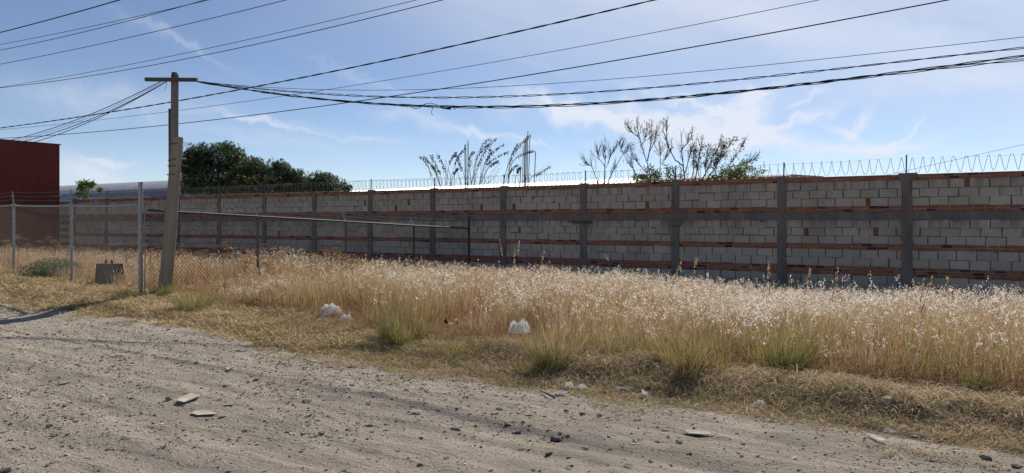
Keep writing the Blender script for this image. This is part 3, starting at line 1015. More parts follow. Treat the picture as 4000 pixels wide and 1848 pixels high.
def tufts(n, u0, u1, v0, v1, H, rad, per, palv, wd, ndir=(0, 0)):
    cu = rng.uniform(u0, u1, n); cv = rng.uniform(v0, v1, n)
    k = in_view(cu, cv, .08) & (cv > edge_v(cu) + .05) & (fbm(cu * .9 + 6, cv * 1.4 + 2, 3) > .42)
    cu = cu[k]; cv = cv[k]; n = len(cu)
    sz = rng.uniform(.6, 1.5, n)
    i = np.repeat(np.arange(n), per); N = len(i)
    a = rng.uniform(0, 6.28, N); r = rad * np.sqrt(rng.random(N)) * sz[i]
    off = np.stack([np.cos(a) * r, np.sin(a) * r], -1)
    base = np.stack([cu[i] + off[:, 0], cv[i] + off[:, 1], 0 * r], -1); base[:, 2] = gz(base[:, 0], base[:, 1]) - .005
    d = np.concatenate([off / rad * 1.1 + rng.normal(0, .45, (N, 2)) + np.array(ndir), np.ones((N, 1))], 1)
    d /= np.linalg.norm(d, axis=1)[:, None]
    tone = pal(palv, n, .2)[i] * rng.uniform(.75, 1.25, (N, 1))
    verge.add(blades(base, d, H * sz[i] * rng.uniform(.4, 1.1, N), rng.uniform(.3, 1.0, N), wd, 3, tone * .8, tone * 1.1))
tufts(1000, -7, 5.0, 6.1, 8.6, .13, .11, 60, STRAW + STRAW2 + OLIVE, .006)
tufts(700, -15, -6.5, 6.2, 9.6, .14, .14, 45, STRAW3 + OLIVE, .009)
tufts(500, -28, -14, 6.4, 10.4, .16, .2, 30, STRAW3 + OLIVE[:2], .013)
tagit(verge.build('verge_grass', M['grass']), kind='stuff')

# ------------------------------------------------------------------ separate grass clumps and weeds
def clump(name, label, px, py, rad, h, n, pb, pt, group=None, cat='grass clump', heads_=0.0, spread=.30, wd=.0048, mat='grass'):
    pt = list(pt) + list(pt) + STRAW[:2] + BROWN[:2]
    n = int(n * 1.0)
    c = Pg(px, py)
    r = rad * np.sqrt(rng.random(n)); a = rng.uniform(0, 2 * math.pi, n)
    off = np.stack([r * np.cos(a), r * np.sin(a)], -1)
    nsub = 6; sc_ = rng.normal(0, rad * .42, (nsub, 2)); sh_ = rng.uniform(.55, 1.1, nsub); si = rng.integers(0, nsub, n)
    lt = rng.normal(0, .22, (nsub, 2))
    off = off * .42 + sc_[si]
    base = np.concatenate([off + c[:2], np.zeros((n, 1))], 1); base[:, 2] = gz(base[:, 0], base[:, 1]) - .01
    d = np.concatenate([off / rad * spread + lt[si] + rng.normal(0, .24, (n, 2)), np.ones((n, 1))], 1)
    H = h * (.22 + .75 * rng.random(n) ** .9)
    lg = rng.random(n) < .12
    H[lg] = h * rng.uniform(.9, 1.25, lg.sum())
    H = H * sh_[si]
    A = Acc()
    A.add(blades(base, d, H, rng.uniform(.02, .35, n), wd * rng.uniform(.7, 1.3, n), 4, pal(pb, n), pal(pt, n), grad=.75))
    root = thing(name, label, cat, c, group)
    A.build('blades', M[mat], root, c)
    if heads_:
        m = rng.random(n) < heads_
        tip = base[m] + d[m] * H[m][:, None] * .93; tip[:, 2] -= .1 * H[m]
        B = Acc()
        for q in range(7):
            B.add(flecks(tip + rng.normal(0, .02, tip.shape) - np.array([0, 0, .05]) * rng.random((len(tip), 1)), .012, pal(SEED, len(tip), .1), 1.4))
        B.build('seed_heads', M['fluff'], root, c)
    return root
YG = [(.38, .31, .12), (.33, .28, .10), (.44, .36, .16)]
clump('grass_clump', 'big yellow-green grass clump behind the verge between the white bags and black litter', 1590, 1335, .30, .82, 950, GREEN + OLIVE, YG)
clump('grass_clump', 'tall yellow-green grass clump just right of the large white bag', 2200, 1395, .38, .72, 800, GREEN + OLIVE, YG + STRAW)
clump('grass_clump', 'upright yellowish grass clump beside the blue and white wrapper', 2710, 1450, .30, .78, 950, OLIVE, YG)
clump('grass_clump', 'dark based green grass clump with spiky yellow tips right of the wrapper', 3060, 1465, .26, .80, 900, GREEN, OLIVE + YG)
clump('grass_clump', 'dense green clump fading to straw between two tall clumps at the field edge', 2440, 1400, .34, .62, 600, GREEN + OLIVE, YG + STRAW)
clump('grass_clump', 'small green clump at the right edge growing from lying brown grass', 3835, 1530, .13, .42, 260, GREEN, OLIVE + YG)
clump('grass_clump', 'low dark green and brown clump near the white seed heads on the right', 3640, 1470, .25, .40, 300, OLIVE + BROWN, BROWN + STRAW)
clump('grass_clump', 'rounded green clump on the verge right of the leaning pole', 755, 1205, .32, .55, 600, GREEN + OLIVE, OLIVE + YG, spread=.7)
clump('grass_clump', 'low green clump under the chain link fence second from the pole', 1010, 1190, .42, .40, 550, GREEN + OLIVE, OLIVE + STRAW, spread=.7)
clump('grass_clump', 'short green patch of grass in front of the black and white litter', 1830, 1370, .36, .30, 700, GREEN + OLIVE, OLIVE + YG, spread=.6)
clump('grass_clump', 'short bright green tuft in front of the large white bag', 2075, 1405, .28, .20, 500, GREEN + OLIVE, OLIVE + YG, spread=.6)
clump('weed', 'dark green weed at the foot of the leaning concrete pole', 640, 1148, .26, .30, 520, GREEN, GREEN, cat='weed', spread=1.0, wd=.012)
clump('grass_clump', 'green and straw tuft at the foot of the tall fence end post', 480, 1150, .34, .34, 420, GREEN + OLIVE, OLIVE + STRAW, spread=.8)
clump('weed', 'grey-green spiky weed with white seed spikes before the distant fence post', 1480, 1062, .5, .5, 420, [(.14, .16, .10)], [(.24, .25, .18), (.5, .48, .4)], cat='weed', heads_=.25, wd=.012, spread=.8)
for (px, py, lab) in [(440, 1140, 'straw tuft growing against the front of the concrete block'), (850, 1215, 'low straw tuft between the rounded green clump and the fence'), (1180, 1290, 'low olive mound of grass left of the white bags')]:
    clump('grass_clump', lab, px, py, .4, .22, 420, OLIVE + STRAW, STRAW, spread=.9)
# the bush inside the fence
def bush(name, label, cen, rx, rz_, n, pals, size, cat='shrub'):
    c = np.array([cen[0], cen[1], gz1(cen[0], cen[1])])
    root = thing(name, label, cat, c)
    d = rng.normal(0, 1, (n, 3)); d /= np.linalg.norm(d, axis=1)[:, None]; d[:, 2] = np.abs(d[:, 2])
    rr = rng.random(n) ** .5
    rr *= .75 + .5 * vnoise(d[:, 0] * 3 + 10, d[:, 1] * 3 + d[:, 2] * 3 + 10)
    p = d * rr[:, None] * np.array([rx, rx, rz_])
    A = Acc(); A.add(flecks(p, size * rng.uniform(.6, 1.3, n), pal(pals, n, .25), 1.5)); A.build('foliage', M['leaf'], root)
    mb = MB()
    for q in range(14):
        a = rng.uniform(0, 6.28); e = np.array([math.cos(a) * rx * .7, math.sin(a) * rx * .7, rz_ * rng.uniform(.6, .95)])
        mb.tube([[0, 0, 0], e * [.4, .4, .6], e], [.012, .008, .004], 4)
    mb.build('stem', M['twig'], root)
    return root
p = P(215, 1120, 18.6)
bush('shrub', 'feathery grey-green shrub behind the left chain link fence', p, .75, .5, 4200, [(.10, .13, .06), (.15, .18, .09)], .022)
p = Pg(2035, 1235); 
clump('weed', 'bushy weed covered in white fluffy heads in the middle of the dry grass', 2035, 1260, .28, .70, 260, OLIVE + GREEN, [(.3, .3, .15)], cat='weed', heads_=.9, spread=.55)
# rusty umbel weeds by the fence
def umbels(n, u0, u1, v0, v1):
    mbs = []
    A = Acc(); mb = MB()
    for q in range(n):
        u = rng.uniform(u0, u1); v = rng.uniform(v0, v1); z = gz1(u, v); h = rng.uniform(.6, .95)
        top = np.array([u + rng.normal(0, .05), v + rng.normal(0, .05), z + h])
        mb.tube([[u, v, z], (np.array([u, v, z]) + top) / 2 + rng.normal(0, .02, 3), top], .004, 3, col=(1, 1, 1))
        m = 60
        for s_ in range(3):
            e = top + np.array([rng.normal(0, .09), rng.normal(0, .09), rng.uniform(-.12, .03)])
            mb.tube([top - [0, 0, .2], e], .003, 3)
            cc = e + rng.normal(0, 1, (m, 3)) * np.array([.045, .045, .012])
            A.add(flecks(cc, .012, pal([(.24, .13, .05), (.32, .18, .07), (.18, .10, .05)], m), 1.0))
    return A, mb
A, mb = umbels(46, -26, -15, 9.6, 14)
V = np.concatenate(A.V); 
um = tagit(A.build('brown_flower_weeds', M['leaf']), kind='stuff')
tagit(mb.build('weed_stalks', M['twig']), kind='stuff')
A, mb = umbels(14, -13.6, -10.5, 9.6, 12.5)
tagit(A.build('brown_flower_weeds', M['leaf']), kind='stuff'); tagit(mb.build('weed_stalks', M['twig']), kind='stuff')
# reed-like stalks
def reeds(label, lst, v):
    lst = [(Pv(a, b, v), Pv(c_, d_, v)) for a, b, c_, d_ in lst]
    b0 = lst[0][0]; z0 = gz1(b0[0], b0[1])
    root = thing('reed', label, 'reed', (b0[0], b0[1], z0))
    o = np.array([b0[0], b0[1], z0])
    for (b_, t_) in lst:
        mb = MB(o); A = Acc()
        g = np.array([b_[0], b_[1], gz1(b_[0], b_[1])])
        mb.tube([g, (g + t_) / 2 + rng.normal(0, .01, 3), t_], [.006, .005, .002], 4)
        m = 40; tt = rng.uniform(.72, 1, m)[:, None]
        A.add(flecks(g * (1 - tt) + t_ * tt + rng.normal(0, .009, (m, 3)), .012, pal(STRAW, m), 2.2, (t_ - g) / np.linalg.norm(t_ - g) * 2))
        mb.build('stem', M['twig'], root); A.build('plume', M['grass'], root, o)
reeds('tall pale reed stalks crossing in front of the wall near the middle', [(1985, 1080, 1952, 935), (1992, 1080, 2012, 975), (2003, 1080, 2030, 935), (2080, 1060, 2130, 965)], 13.5)
reeds('slender straw plumes leaning right in front of the wall foot', [(2590, 1110, 2660, 1020), (2680, 1110, 2720, 1010), (3120, 1110, 3165, 1050), (3000, 1100, 3005, 1020)], 12)
reeds('feathery brown plumes leaning right before the wall at the right', [(3560, 1150, 3640, 1080), (3700, 1150, 3703, 1085), (3230, 1120, 3275, 1045), (3590, 1150, 3610, 1090)], 11.5)

# ------------------------------------------------------------------ trees behind the wall
def limb_tree(name, label, limbs, v, twig_len=.42, twig_n=11, leaves=None, r0=.028, group=None, cat='tree', sub=True, leafp=.0, depth=.35):
    """limbs: pixel polylines; each gets its own distance jitter in depth"""
    first = Pv(limbs[0][0][0], limbs[0][0][1], v)
    o = np.array([first[0], first[1], -.3])
    root = thing(name, label, cat, o, group)
    trunk = MB(o); tw = MB(o); LV = []
    # trunk below the wall top, down to the ground
    trunk.tube([[o[0], o[1], -.3], [(first[0] + o[0]) / 2, o[1], 1.2], first], [r0 * 1.7, r0 * 1.5, r0 * 1.2], 7)
    for li, pl in enumerate(limbs):
        dv = rng.normal(0, depth * .5)
        pts = []
        for k, q in enumerate(pl):
            pts.append(Pv(q[0], q[1], v + dv * (k / max(1, len(pl) - 1))))
        pts = np.array(pts)
        if li and pl[0][1] > 690:
            trunk.tube([[pts[0][0] * .5 + o[0] * .5, pts[0][1], -.25], pts[0]], [r0 * 1.2, r0], 6)
        # smooth
        s = np.linspace(0, len(pts) - 1, len(pts) * 5)
        q = np.stack([np.interp(s, np.arange(len(pts)), pts[:, j]) for j in range(3)], -1)
        q[1:-1] += rng.normal(0, .005, (len(q) - 2, 3))
        L_ = len(q)
        rr = np.linspace(r0 * .7 if li < 2 else r0 * .5, .0045, L_)
        trunk.tube(q, rr, 5)
        def twigs(q, n, ln, lvl):
            for _ in range(n):
                k = rng.integers(int(len(q) * .2), len(q) - 1)
                ax = q[min(k + 1, len(q) - 1)] - q[k - 1]; ax /= np.linalg.norm(ax) + 1e-9
                d = ax * .95 + rng.normal(0, .33, 3) + np.array([0, 0, .25]); d /= np.linalg.norm(d)
                l = ln * rng.uniform(.5, 1.4)
                e = q[k] + d * l; mid = q[k] + d * l * .5 + rng.normal(0, .015, 3) - np.array([0, 0, .02])
                pp = np.array([q[k], mid, e + np.array([0, 0, .03])])
                tw.tube(pp, [.008 if lvl else .006, .006 if lvl else .0045, .003], 3, cap=False)
                if lvl > 0: twigs(np.linspace(pp[0], pp[2], 6), 3, ln * .5, lvl - 1)
                LV.append(pp[2]); LV.append(pp[1])
        twigs(q, twig_n, twig_len, 1 if sub else 0)
    trunk.build('trunk', M['bark'], root, smooth=True)
    tw.build('twigs', M['twig'], root)
    if leaves:
        n, sz, pals = leaves
        LVa = np.array(LV); c = LVa[rng.integers(0, len(LVa), n)] + rng.normal(0, .05, (n, 3)) - o
        A = Acc(); A.add(flecks(c, sz * rng.uniform(.6, 1.2, n), pal(pals, n, .3), 1.9)); A.build('leaves', M['leaf'], root)
    return root

G1 = [(.13, .15, .045), (.09, .11, .04), (.20, .20, .07)]
limb_tree('bare_tree', 'small leafless tree with two dark stems in front of the white roof', [
    [(2361, 715), (2363, 639), (2366, 613), (2359, 569)], [(2375, 713), (2395, 665), (2436, 601), (2465, 584)],
    [(2363, 650), (2340, 620), (2335, 600)], [(2375, 640), (2385, 610), (2400, 580)], [(2436, 601), (2425, 580), (2430, 576)],
    [(2334, 706), (2310, 650), (2295, 640)]], 22.6, .38, 11, None, .026)
limb_tree('bare_tree', 'tallest leafless tree with thin crooked top left of the tree fork', [
    [(2541, 706), (2538, 671), (2524, 625), (2506, 566), (2495, 523), (2486, 479)], [(2529, 630), (2541, 572), (2544, 526), (2541, 508)],
    [(2492, 534), (2475, 522), (2462, 512)], [(2538, 590), (2558, 552), (2566, 517)], [(2535, 686), (2506, 654), (2483, 625), (2467, 613)],
    [(2573, 706), (2579, 648), (2596, 625), (2611, 601)], [(2579, 639), (2579, 584)], [(2490, 695), (2470, 655), (2440, 604)], [(2506, 566), (2520, 545), (2522, 530)]],
    22.9, .36, 9, (230, .026, [(.20, .16, .06), (.25, .22, .08)] + G1), .03)
limb_tree('bare_tree', 'leafless forked tree directly behind the wall post with sparse upright twigs', [
    [(2674, 706), (2669, 648), (2663, 596), (2662, 526)], [(2669, 648), (2637, 625), (2611, 575), (2599, 537), (2589, 502)],
    [(2663, 584), (2684, 561), (2698, 534)], [(2675, 677), (2690, 625), (2701, 584), (2710, 569)], [(2600, 545), (2604, 520), (2603, 505)],
    [(2700, 705), (2712, 650), (2708, 590)], [(2665, 690), (2640, 690), (2630, 672)]],
    22.5, .34, 8, (130, .026, G1), .032)
limb_tree('leafy_tree', 'spreading young tree with narrow green leaves right of the bare trees', [
    [(2716, 703), (2727, 630), (2742, 561)], [(2745, 697), (2768, 654), (2790, 600), (2812, 567)], [(2768, 692), (2803, 639), (2832, 601), (2855, 555)],
    [(2791, 700), (2838, 660), (2870, 619), (2899, 569)], [(2847, 651), (2890, 645), (2914, 636), (2949, 622)], [(2730, 690), (2722, 640), (2715, 600)],
    [(2755, 690), (2755, 630), (2768, 580)], [(2800, 640), (2815, 600), (2826, 570)], [(2820, 690), (2850, 690), (2885, 680)], [(2800, 690), (2790, 650), (2800, 620)]],
    22.6, .27, 14, (850, .030, G1 + [(.16, .18, .08)]), .03, depth=.7)
def leafy_blob(name, label, cen, r, n, pals, size, cat='shrub'):
    o = np.array([cen[0], cen[1], -.3])
    root = thing(name, label, cat, o)
    N = n; nc = max(6, n // 45)
    cs = rng.normal(0, .5, (nc, 3)) * r
    p = cs[rng.integers(0, nc, N)] + rng.normal(0, .07, (N, 3)) + np.array(cen) - o
    A = Acc(); A.add(flecks(p, size * rng.uniform(.6, 1.3, N), pal(pals, N, .3), 2.0)); A.build('foliage', M['leaf'], root)
    mb = MB(o)
    mb.tube([[o[0], o[1], -.3], [o[0], o[1], cen[2] - .2]], [.03, .02], 6)
    for q in range(10):
        mb.tube([[o[0], o[1], cen[2] - .6], np.array(cen) + rng.normal(0, .45, 3) * r], [.012, .004], 4)
    mb.build('stem', M['twig'], root)
c = Pv(2860, 690, 22.2)
leafy_blob('shrub', 'low bright green foliage over the wall top below the leafy tree', c, np.array([.75, .3, .28]), 1500, [(.18, .22, .05), (.13, .18, .04), (.24, .27, .08)], .032)
c = Pv(2560, 695, 22.1)
leafy_blob('shrub', 'low green sprigs over the wall top at the foot of the tallest bare tree', c, np.array([.8, .3, .2]), 700, [(.15, .18, .05), (.11, .14, .04)], .030)
c = Pv(340, 748, 21.1)
leafy_blob('shrub', 'small bright green bush showing over the far left end of the wall', c, np.array([.62, .4, .42]), 900, [(.16, .22, .05), (.10, .16, .04), (.24, .28, .08)], .07)
c = Pv(292, 755, 21.1)

# arching red-leaved shrubs
def zz_(a): return [(1600 + x * .2521, 500 + y * .2521) for x, y in a]
def arching(name, label, stems, bare, v):
    f = Pv(*zz_(stems[0])[0], v)
    o = np.array([f[0], f[1], -.3]); root = thing(name, label, 'shrub', o)
    A = Acc()
    for st in stems + bare:
        mb = MB(o)
        lf = st not in bare
        dv = rng.normal(0, .35)
        pts = np.array([Pv(x, y, v + dv * k / len(st)) for k, (x, y) in enumerate(zz_(st))])
        t = np.arange(len(pts)); s = np.linspace(0, len(pts) - 1, 26)
        if len(pts) >= 3:
            cf = [np.polyfit(t, pts[:, j], min(3, len(pts) - 1)) for j in range(3)]
            q = np.stack([np.polyval(c_, s) for c_ in cf], -1)
        else:
            q = np.stack([np.interp(s, t, pts[:, j]) for j in range(3)], -1)
        g = np.array([o[0] + (q[0][0] - o[0]) * .6, q[0][1], 1.6])
        q = np.concatenate([[g], q])
        mb.tube(q, np.linspace(.010, .004, len(q)), 4)
        mb.build('stem', M['twig'], root)
        if lf:
            m = 84
            k = rng.uniform(10, 26, m); i0 = np.clip(k.astype(int), 0, len(q) - 2); fr = (k - i0)[:, None]
            p = q[i0] * (1 - fr) + q[i0 + 1] * fr
            p = p + np.stack([rng.normal(.0, .03, m), rng.normal(0, .03, m), rng.uniform(-.085, -.01, m)], -1)
            A.add(flecks(p - o, rng.uniform(.026, .040, m), pal([(.04, .02, .018), (.07, .03, .022), (.11, .022, .022), (.05, .04, .02)], m, .3), 1.1, np.array([.3, 0, -1.0])))
    for q_ in range(16):
        st = (stems + bare)[rng.integers(0, len(stems + bare))]
        b_ = Pv(*zz_(st)[0], v + rng.normal(0, .3)); e_ = Pv(*zz_(st)[1], v + rng.normal(0, .3))
        dd_ = (e_ - b_) * rng.uniform(.8, 1.6) + np.array([rng.normal(0, .25), 0, rng.uniform(0, .3)])
        mb = MB(o); mb.tube([b_ - [0, 0, .5], b_, b_ + dd_ * .5 + rng.normal(0, .03, 3), b_ + dd_], [.006, .005, .004, .0025], 3); mb.build('stem', M['twig'], root)
    A.build('leaves', M['leafdark'], root)
arching('shrub', 'arching shrub with drooping dark red leaves left of the thin rebar', [
    [(440, 920), (340, 740), (270, 560), (150, 430)], [(480, 900), (390, 640), (300, 520), (220, 420)], [(500, 860), (470, 700), (400, 540), (330, 410)],
    [(640, 910), (560, 680), (500, 530), (420, 380)], [(640, 760), (700, 560), (750, 440), (870, 300)], [(590, 700), (640, 490), (730, 370)], [(900, 900), (820, 660), (770, 520), (700, 370)],
    [(470, 900), (420, 700), (350, 560)], [(660, 780), (700, 680), (740, 620)]],
    [[(560, 900), (560, 650), (555, 500)], [(690, 900), (700, 700), (720, 600)], [(800, 900), (760, 750), (740, 600)]], 22.2)
arching('shrub', 'tall arching shrub with rows of red-brown leaves in front of the white roof', [
    [(960, 880), (1010, 600), (1060, 400), (1170, 210), (1270, 165)], [(1000, 800), (1080, 400), (1230, 240), (1340, 150)], [(1080, 880), (1160, 560), (1270, 380), (1460, 240)],
    [(1100, 800), (1200, 570), (1350, 440), (1540, 360)], [(1120, 860), (1170, 560), (1240, 420), (1240, 300)], [(960, 860), (930, 500), (1000, 360)], [(1170, 700), (1280, 560), (1380, 500)],
    [(1010, 880), (1050, 600), (1140, 400), (1230, 250)]],
    [[(940, 880), (1060, 620), (1190, 400)], [(1000, 900), (1000, 600), (1020, 430)], [(1150, 880), (1300, 650), (1420, 570)], [(900, 700), (960, 540), (960, 450)], [(1200, 880), (1340, 700), (1390, 620)], [(1090, 900), (1110, 650), (1150, 420)]], 22.4)
arching('shrub', 'red-leaved shrub spreading beside the thick rebar bundle', [
    [(1460, 800), (1530, 560), (1600, 380), (1680, 220)], [(1550, 600), (1620, 360), (1730, 230), (1880, 90)], [(1530, 640), (1640, 470), (1740, 400), (1920, 330)],
    [(1540, 800), (1560, 660), (1690, 550)], [(1860, 780), (1990, 700), (2190, 580)], [(1640, 800), (1680, 650), (1720, 600)]],
    [[(1460, 880), (1540, 560), (1720, 350)], [(1700, 900), (1720, 700), (1740, 480)]], 22.6)

def rebar(label, rods, v, group='bundles of rusty rebar behind the wall'):
    f = Pv(*rods[0][0], v); o = np.array([f[0], f[1], -.3])
    root = thing('rebar_bundle', label, 'rebar', o)
    mb = MB(o)
    us_, vs_ = [], []
    for q, (b_, t_) in enumerate(rods):
        dv = (q % 2) * .16
        p0 = Pv(*b_, v + dv); p1 = Pv(*t_, v + dv); pb = np.array([p0[0], p0[1], 1.9])
        mb.tube([pb, p0, (p0 + p1) / 2 + rng.normal(0, .006, 3), p1], .014, 5)
        us_.append(p0[0]); vs_.append(p0[1])
    mb.build('rods', M['rust'], root)
    mb = MB(o); mb.box((min(us_) - .06, min(vs_) - .06, -.3), (max(us_) + .06, max(vs_) + .06, 2.0)); mb.build('concrete_stub', M['concrete'], root)
rebar('thin bundle of rusty rebar standing among the red-leaved shrubs', [((1817, 728), (1815, 566)), ((1820, 728), (1819, 562)), ((1829, 728), (1828, 548)), ((1826, 728), (1829, 560))], 23)
rebar('thick bundle of tall rusty rebar behind the wall near its centre', [((2042, 728), (2044, 570)), ((2048, 728), (2050, 548)), ((2054, 728), (2058, 530)), ((2060, 728), (2062, 512)), ((2064, 728), (2070, 527)), ((2051, 728), (2054, 540)), ((2031, 728), (2033, 650))], 23.2)
rebar('single thin rebar rod right of the thick rebar bundle', [((2086, 728), (2092, 592)), ((2086, 729), (2092, 600))], 23.2)

# evergreens
def evergreen(label, blobs, Yd, nleaf, base_px, leafL=.15, pals=None):
    o = P(base_px, 800, Yd); o[2] = -.3
    root = thing('evergreen_tree', label, 'tree', o)
    mpp = Yd / F
    A = Acc(); tr = MB(o)
    wts = np.array([b[2] * b[3] for b in blobs], float); wts /= wts.sum()
    top = P(base_px, 800, Yd)
    tr.tube([[o[0], o[1], -.3], [o[0] + .05, o[1], .9], [o[0], o[1] + .05, 2.0]], [.17, .14, .11], 8)
    for b, w in zip(blobs, wts):
        c = P(b[0], b[1], Yd) ; rx = b[2] * mpp * 1.08; rz2 = b[3] * mpp * 1.06
        dd = rng.uniform(-.6, .6); c[:2] += np.array([-SS, CC]) * dd
        tr.tube([[o[0], o[1], 1.7], (np.array([o[0], o[1], 1.9]) + c) / 2 + rng.normal(0, .1, 3), c], [.08, .05, .015], 6)
        for s_ in range(7):
            e = rng.normal(0, 1, 3); e /= np.linalg.norm(e)
            tr.tube([c, c + e * np.array([rx, rx, rz2]) * .8], [.02, .006], 4)
        nc = int(nleaf * w / 9)
        d = rng.normal(0, 1, (nc, 3)); d /= np.linalg.norm(d, axis=1)[:, None]
        rr = rng.random(nc) ** .42
        lump = .80 + .42 * vnoise(d[:, 0] * 2.4 + 20 + b[0], d[:, 2] * 2.4 + d[:, 1] * 2.1 + 20)
        cen = c + d * (rr * lump)[:, None] * np.array([rx, rx, rz2])
        # rosettes of 9 narrow leaves
        for q in range(9):
            dir_ = d * .7 + rng.normal(0, .8, (nc, 3)) + np.array([0, 0, .15])
            dir_ /= np.linalg.norm(dir_, axis=1)[:, None]
            cl = pal(pals, nc, .35)
            V, T, C_ = blades(cen + rng.normal(0, .03, cen.shape), dir_, leafL * rng.uniform(.7, 1.2, nc), rng.uniform(.1, .6, nc), .038, 2, cl, cl)
            A.add((V - o, T, C_))
    tr.build('trunk', M['bark'], root, smooth=True)
    A.build('crown', M['leafdark'], root)
EG = [(.05, .085, .024), (.07, .11, .03), (.10, .14, .04), (.04, .065, .024)]
EG2 = EG + [(.09, .07, .035), (.12, .12, .04)]
evergreen('tall dark evergreen tree rising right behind the leaning pole', [(775, 640, 62, 62), (860, 620, 78, 62), (800, 605, 50, 42), (915, 660, 50, 60), (745, 700, 45, 55), (840, 710, 105, 55), (750, 640, 40, 40), (920, 610, 28, 30), (880, 578, 40, 25)], 36, 36000, 850, pals=EG)
evergreen('wide dark evergreen with brownish leaves between the tall and the small evergreens', [(1000, 672, 55, 48), (1060, 690, 72, 58), (1125, 705, 55, 42), (1170, 722, 42, 35), (1020, 730, 110, 40), (965, 655, 50, 48), (945, 710, 50, 55), (1085, 648, 35, 25), (1150, 675, 30, 16)], 35, 31000, 1060, pals=EG2)
evergreen('small evergreen tree just right of the large dark ones', [(1255, 712, 48, 36), (1300, 722, 55, 28), (1345, 732, 26, 16), (1235, 735, 32, 22), (1270, 690, 26, 16)], 33, 8000, 1275, leafL=.13, pals=EG + [(.10, .12, .03)])

# rubble lump beside the white roof
def rockmesh(r, sub=2, flat=.6, seed=0, jag=.35):
    import bmesh
    bm = bmesh.new(); bmesh.ops.create_icosphere(bm, subdivisions=sub, radius=1.0)
    V = np.array([v.co[:] for v in bm.verts]); T = np.array([[v.index for v in f.verts] for f in bm.faces]); bm.free()
    rs = np.random.default_rng(seed)
    for _ in range(13):      # shave planes for a broken look
        n_ = rs.normal(0, 1, 3); n_ /= np.linalg.norm(n_); h = rs.uniform(.35, .8)
        dd = V @ n_; V = V - np.clip(dd - h, 0, None)[:, None] * n_
    V += rs.normal(0, jag * .2, V.shape)
    V = V / (np.abs(V).max(0) + 1e-6)
    V *= np.array([r, r * rs.uniform(.65, 1.0), r * flat])
    return V, T
V, T = rockmesh(.25, 2, .6, 5)
tk_p = Pv(2508, 694, 25.5)
tk.location = tuple(float(x) for x in tk_p)
o_ = obj('lump', mesh('lump', V, T, M['stone'], np.tile([.08, .075, .05], (len(V), 1))), tk)

# ------------------------------------------------------------------ chain link fences
def chain_mesh(p0, p1, h0b, h1b, h0t, h1t, pitch=.075, r=.0018, slope=1.15):
    """diagonal wires between two vertical lines, bottoms h*b and tops h*t"""
    p0 = np.array(p0, float); p1 = np.array(p1, float)
    L_ = np.linalg.norm(p1 - p0); H = 1.7
    mb = MB()
    def pt(s, t):
        s_ = s / L_
        zb = h0b + (h1b - h0b) * s_; zt = h0t + (h1t - h0t) * s_
        q = p0 + (p1 - p0) * s_
        return np.array([q[0], q[1], zb + (zt - zb) * t])
    for sgn in (1, -1):
        s0 = -H / slope if sgn > 0 else 0
        s1 = L_ if sgn > 0 else L_ + H / slope
        s = s0
        while s < s1:
            ta, tb = 0.0, 1.0
            xa = s; xb = s + sgn * H / slope
            # clip
            def cl(x): return (x - s) * sgn * slope / H
            ts = sorted([cl(0), cl(L_)])
            ta = max(ta, ts[0]); tb = min(tb, ts[1])
            if tb - ta > .01:
                A_ = pt(s + sgn * ta * H / slope, ta); B_ = pt(s + sgn * tb * H / slope, tb)
                mb.tube([A_, B_], r, 3, cap=False)
            s += pitch
    return mb

def pipe_post(mb, u, v, z0, z1, r): mb.tube([[u, v, z0], [u, v, (z0 + z1) / 2], [u, v, z1]], r, 10)

lf = thing('chain_link_fence', 'galvanised chain link fence with slanted barbed wire arms along the road on the left', 'fence')
LP_ = [(-14.2, 8.6), (-17.84, 9.13), (-21.55, 9.56), (-25.2, 10.0), (-28.9, 10.4)]
RH = [1.955, 1.99, 2.05, 2.1, 2.14]
for k, (u, v) in enumerate(LP_):
    z = gz1(u, v)
    mb = MB()
    if k == 0:
        pipe_post(mb, u, v, -.2, 2.39, .042); mb.tube([[u, v, 2.39], [u, v, 2.41]], .052, 10)
        for zc in (.55, 1.0, 1.45, 1.9): mb.tube([[u, v, zc - .02], [u, v, zc + .02]], .05, 10)
        mb.build('end_post', M['galv'], lf, smooth=False)
    else:
        pipe_post(mb, u, v, z - .2, RH[k] + .02, .034); mb.build('post', M['galv'], lf)
        mb = MB(); mb.box((u - .04, v - .04, RH[k] + .01), (u + .04, v + .04, RH[k] + .05))
        e = np.array([u + .16, v - .1, RH[k] + .36]); s0 = np.array([u, v, RH[k] + .04])
        mb.tube([s0, e], [.022, .014], 5); mb.build('barb_arm', M['galv'], lf)
mb = MB()
rail = np.array([[u, v, RH[k]] for k, (u, v) in enumerate(LP_)])
q = [rail[0] - [0, 0, .0]]
for k in range(len(rail) - 1):
    for t in np.linspace(0, 1, 9)[1:]:
        p_ = rail[k] * (1 - t) + rail[k + 1] * t
        p_ = p_ - np.array([0, 0, .02 * 4 * t * (1 - t) * (1 if k == 0 else .6)])
        q.append(p_)
mb.tube(q, .024, 8); mb.build('top_rail', M['galv'], lf, smooth=True)
mb = MB()
for k in range(len(LP_) - 1):
    a, b = LP_[k], LP_[k + 1]
    m2 = chain_mesh(a, b, gz1(*a) + .02, gz1(*b) + .02, RH[k] - .02, RH[k + 1] - .02, .135, .0021, .85)
    for V, Q, C_ in zip(m2.V, m2.Q, m2.C):
        pass
    V = np.concatenate(m2.V); mb.add(V, np.concatenate(m2.Q))
mb.build('mesh', M['linkwire'], lf)
